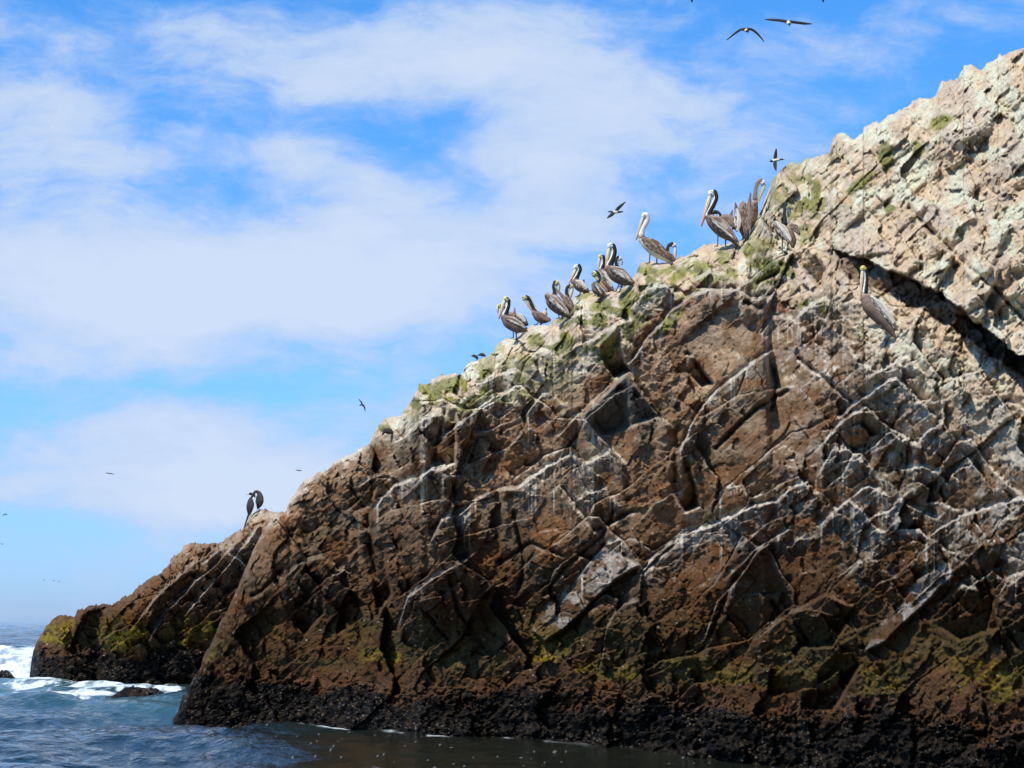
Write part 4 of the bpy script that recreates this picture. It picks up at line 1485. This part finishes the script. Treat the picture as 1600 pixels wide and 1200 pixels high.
DF = rock_at(G_FAR, 392, 812).y
small_bird('cormorant', (389.5, 806), [([(394.3, 771.8, 1.8), (394.4, 775, 1.7), (392.2, 778.5, 2.2), (391, 783, 4), (390.6, 790, 5.6), (390, 797, 4.8), (389, 803, 2.2)], belly),
                                       ([(391, 771.5, 2.3), (394.4, 772, 1.8)], DK), ([(389, 802, 1.8), (386, 811, 1.4), (382, 822, .9)], (.02, .035, .035))],
           [([(389, 771.8, 1.0), (384, 773, .5)], (.45, .42, .36))], 'upright black cormorant with long tail facing left, left one of the pair on the outcrop', 'cormorant', DF,
           wings=[([(393, 780, 2.0, -3), (394.5, 789, 3.2, -3.4), (393, 799, 1.4, -2)], (.05, .038, .032)), ([(390, 780, 2.0, 3), (389, 789, 3.2, 3.4), (389, 799, 1.4, 2)], (.03, .028, .028))],
           legs=[(390.5, 801, 390.5, 806, DK), (392, 800, 392.5, 805, DK)], group='cormorants on the outcrop')
small_bird('cormorant', (404, 797), [([(397.3, 775.5, 1.5), (396.6, 771.5, 1.8), (399.5, 768.2, 2.2), (404, 769.8, 3.2), (406.2, 776, 5), (406, 783, 6), (404.6, 789, 4.8), (403, 793.5, 2)], belly),
                                     ([(397, 773, 1.9), (397.6, 775.5, 1.7)], DK)],
           [([(398, 776, .8), (400.5, 777.5, .4)], (.3, .28, .24))], 'black cormorant preening with arched neck and head tucked down, right one of the pair', 'cormorant', DF + .3,
           wings=[([(407, 774, 2.6, -3), (408.6, 782, 3.4, -3.6), (406, 791, 1.4, -2)], (.07, .055, .042)), ([(402, 776, 2.0, 3), (402, 784, 3.2, 3.4), (403, 791, 1.4, 2)], (.03, .028, .028))],
           legs=[(402.6, 792, 402.6, 797, DK), (404.6, 792, 405, 797, DK)], group='cormorants on the outcrop')
DS = G_MAIN['P'][0, int(np.argmin(np.abs(G_MAIN['xs'] - 745))), 1]
small_bird('tern', (745, 563), [([(738.3, 556, 1.6), (741, 556.2, 2.2), (744, 558, 2.2), (745.5, 561, 1.4)], (.03, .028, .032))], [([(737.5, 556, .8), (734.8, 556.2, .4)], (.05, .04, .04))],
           'small dark seabird leaning left on the cream ridge, left of a brown one', 'seabird', DS, wings=[([(740, 555, 1.2, -1.8), (744, 557, 1.6, -1.8), (748, 560, .5, -1.2)], (.05, .045, .045))],
           legs=[(744.5, 561, 744.5, 564.5, (.2, .18, .14)), (746, 561, 746.2, 564.5, (.2, .18, .14))])
small_bird('tern', (753, 561), [([(748.3, 554.6, 1.5), (751, 554, 2.4), (754.5, 554.2, 2.8), (757.5, 556, 1.6)], (.075, .045, .036))], [([(747.5, 555, .7), (745.2, 556, .4)], (.05, .04, .04))],
           'small brown seabird on the cream ridge, just right of a dark one', 'seabird', DS, wings=[([(751, 553, 1.2, -2), (755, 554, 1.8, -2), (759, 557, .5, -1.2)], (.09, .06, .05))],
           legs=[(752.5, 556, 752.5, 562, (.2, .18, .14)), (754.5, 556, 754.7, 562, (.2, .18, .14))])
D6 = rock_at(G_MAIN, 603, 684).y - .5
small_bird('seabird', (604, 684), [([(598.5, 678, 1.8), (600.5, 674.5, 3.0), (605, 673, 4.8), (610, 674.5, 4.6), (613.5, 677, 2)], (.045, .028, .024))], [([(597.5, 679, .9), (597, 682, .5)], (.05, .045, .04))],
           'dark brown bird bending its head down on a ledge under the green skyline', 'seabird', D6, wings=[([(602, 671, 2, -3), (608, 673, 3, -3.4), (614, 677, .8, -2)], (.05, .032, .028))],
           legs=[(603.5, 677, 603, 685, (.32, .26, .2)), (608, 678, 607.5, 685, (.32, .26, .2))], vox=.6)


def flyer(label, body, wings, bill=None, D=60.0, col=(.72, .62, .48), vox=.4, cat='seabird', name='flying_seabird'):
    global w_flat
    w_flat = 0.5
    xs_ = [p[0] for pts, c in body for p in pts]
    ys_ = [p[1] for pts, c in body for p in pts]
    small_bird(name, (sum(xs_) / len(xs_), sum(ys_) / len(ys_)), body, [bill] if bill else [], label, cat, D, wings=wings, group='seabirds in flight', vox=vox)


WH = (.80, .68, .50)
flyer('flying bird with wings arched downward, white belly, left of the two near the top edge', [([(1163, 45.5, 2.2, 4), (1166, 47.5, 3.0), (1168.2, 50, 1.8, -5)], lambda w, o, a: np.where((w > .72)[:, None], np.array(DK)[None], np.array(WH)[None]))],
      [([(1164, 45.5, 2.2), (1157, 46.2, 2.0, 1), (1149, 51, 1.7, 3), (1136.5, 60.3, .7, 7)], (.035, .022, .020)), ([(1168, 45.3, 2.2), (1175, 46, 2.0, 1), (1184, 52, 1.7, 3), (1195, 63, .6, 7)], (.035, .022, .020))],
      ([(1168.6, 50.6, .8), (1169, 52, .4)], (.2, .18, .15)))
flyer('flying bird gliding with straight level wings, white belly, right of the two near the top', [([(1229, 33.5, 2.4, 4), (1231.8, 35.5, 3.4), (1233, 39.5, 1.8, -5)], lambda w, o, a: np.where((w > .75)[:, None], np.array(DK)[None], np.array(WH)[None]))],
      [([(1228.5, 33.5, 2.4), (1218, 31.5, 2.3, 1), (1206, 30, 2.0, 3), (1196.5, 28.3, .8, 7)], (.035, .022, .020)), ([(1235, 33.8, 2.4), (1246, 35, 2.4, 1), (1258, 35.8, 2.1, 3), (1269.5, 35.2, .8, 7)], (.035, .022, .020))],
      ([(1233.2, 40.4, .8), (1233.5, 42, .4)], (.2, .18, .15)))
flyer('flying bird banked with wings vertical beside the top of the slope', [([(1204, 252, 1.6), (1209, 251, 2.6), (1214, 250, 2.3), (1219, 249.4, 1.3), (1223, 249, 1.3)], lambda w, o, a: np.where(((w > .68) | (w < .18))[:, None], np.array(DK)[None], np.array(WH)[None]))],
      [([(1211, 249, 2.6), (1211.5, 243, 2.8, -1), (1212.3, 234.5, 1.3, -4)], (.045, .026, .022)), ([(1211, 252, 2.6), (1210.8, 259, 2.9, -1), (1211.8, 267, 1.2, -4)], (.045, .026, .022))],
      ([(1224, 248.9, .8), (1226.5, 248.7, .35)], (.25, .2, .15)))
flyer('flying bird with wings tilted diagonally over the young pelican', [([(951, 330.7, 1.0), (957, 330.9, 1.7), (961, 331.4, 2.3), (966, 331.3, 1.9), (973, 330.8, 1.0)], lambda w, o, a: np.where(((w > .70) | (w < .30))[:, None], np.array(DK)[None], np.array(WH)[None]))],
      [([(962.5, 329.5, 2.4), (967, 324.5, 2.6, -1), (972, 320.5, 1.9, -3), (977, 316.6, .7, -5)], (.025, .02, .022)), ([(959, 332.5, 2.4), (955, 336, 2.8, -1), (949, 341.3, 1.0, -4)], (.04, .026, .024))],
      ([(951.5, 330.7, .6), (949, 330.9, .3)], (.25, .2, .15)))
flyer('small slender tern with swept wings flying left of the green ridge', [([(562, 633.5, .7), (564.5, 632.5, 1.3), (567.5, 633.2, 1.1), (569.5, 634, .5)], (.02, .03, .045))],
      [([(566, 632, 1.3), (564.5, 628.5, 1.1), (560.5, 623.6, .4)], (.02, .03, .045)), ([(567, 633, 1.3), (569.5, 636.5, 1.2), (570.6, 642.8, .4)], (.02, .03, .045))])
flyer('tiny distant bird in thin glide before the low clouds, between outcrop and horizon', [([(168, 739.6, .6), (172, 739.9, .8), (174, 740.2, .5)], (.12, .12, .13))],
      [([(170, 739.4, .6), (167, 739.0, .6), (164, 739.6, .3)], (.12, .12, .13)), ([(172, 739.4, .6), (175, 739.9, .6), (178, 741.3, .3)], (.12, .12, .13))], D=150, vox=.25)
flyer('tiny bird gliding just above the dark shoulder of the cliff', [([(464.5, 734.9, .6), (467, 735.1, .9), (470.6, 735.3, .6)], (.08, .08, .09))],
      [([(467, 734.8, .6), (464, 734.4, .6), (461.8, 734.2, .3)], (.08, .08, .09)), ([(468, 735.2, .7), (469.5, 735.0, .5), (471, 734.6, .3)], (.08, .08, .09))], D=130, vox=.25)
flyer('tiny distant bird with hooked wings at the left picture edge', [([(6, 803.5, .6), (8, 803.6, .9), (9.5, 804.2, .5)], (.10, .12, .14))],
      [([(7, 803.2, .7), (5.2, 804, .6), (4.4, 806.4, .3)], (.10, .12, .14)), ([(8.5, 803.2, .7), (10.4, 803.4, .6), (11.6, 805, .3)], (.10, .12, .14))], D=150, vox=.25)
flyer('faint distant bird low at the left edge below the hooked winged one', [([(2, 850, .4), (3.4, 850.1, .6), (4.5, 850.3, .4)], (.2, .24, .28))],
      [([(3, 849.9, .5), (1, 849.4, .4)], (.2, .24, .28)), ([(3.6, 849.9, .5), (5, 849.6, .4)], (.2, .24, .28))], D=220, vox=.25)
flyer('bird cut by the top edge, only its dark head in view, left one', [([(1080, -6, 3), (1080.6, -2, 2.4), (1081.2, 2, 1.6)], (.03, .03, .04))],
      [([(1078, -6, 2.2), (1066, -8, 2), (1052, -6, .8)], (.035, .022, .020)), ([(1083, -6, 2.2), (1095, -8, 2), (1109, -6, .8)], (.035, .022, .020))], ([(1081.4, 3, .8), (1081.6, 4.4, .4)], (.1, .09, .09)))
flyer('bird cut by the top edge above the slope, only its dark head in view', [([(1286.6, -6, 3), (1286.2, -2, 2.4), (1286, 1.6, 1.6)], (.03, .03, .04))],
      [([(1284, -6, 2.2), (1272, -9, 2), (1258, -8, .8)], (.035, .022, .020)), ([(1289, -6, 2.2), (1301, -9, 2), (1315, -8, .8)], (.035, .022, .020))], ([(1286, 2.6, .8), (1286.2, 4, .4)], (.1, .09, .09)))
for (x, y, t) in ((69, 906.5, 'leftmost of three faint birds far off over the sea horizon'), (84, 907.5, 'middle one of three faint birds far off over the sea horizon'), (92, 908.6, 'rightmost of three faint birds far off over the sea horizon')):
    flyer(t, [([(x - 1.2, y, .35), (x, y + .1, .55), (x + 1.2, y, .35)], (.22, .26, .32))],
          [([(x, y - .1, .45), (x - 1.8, y - .5, .3)], (.22, .26, .32)), ([(x, y - .1, .45), (x + 1.8, y - .4, .3)], (.22, .26, .32))], D=260, vox=.25)
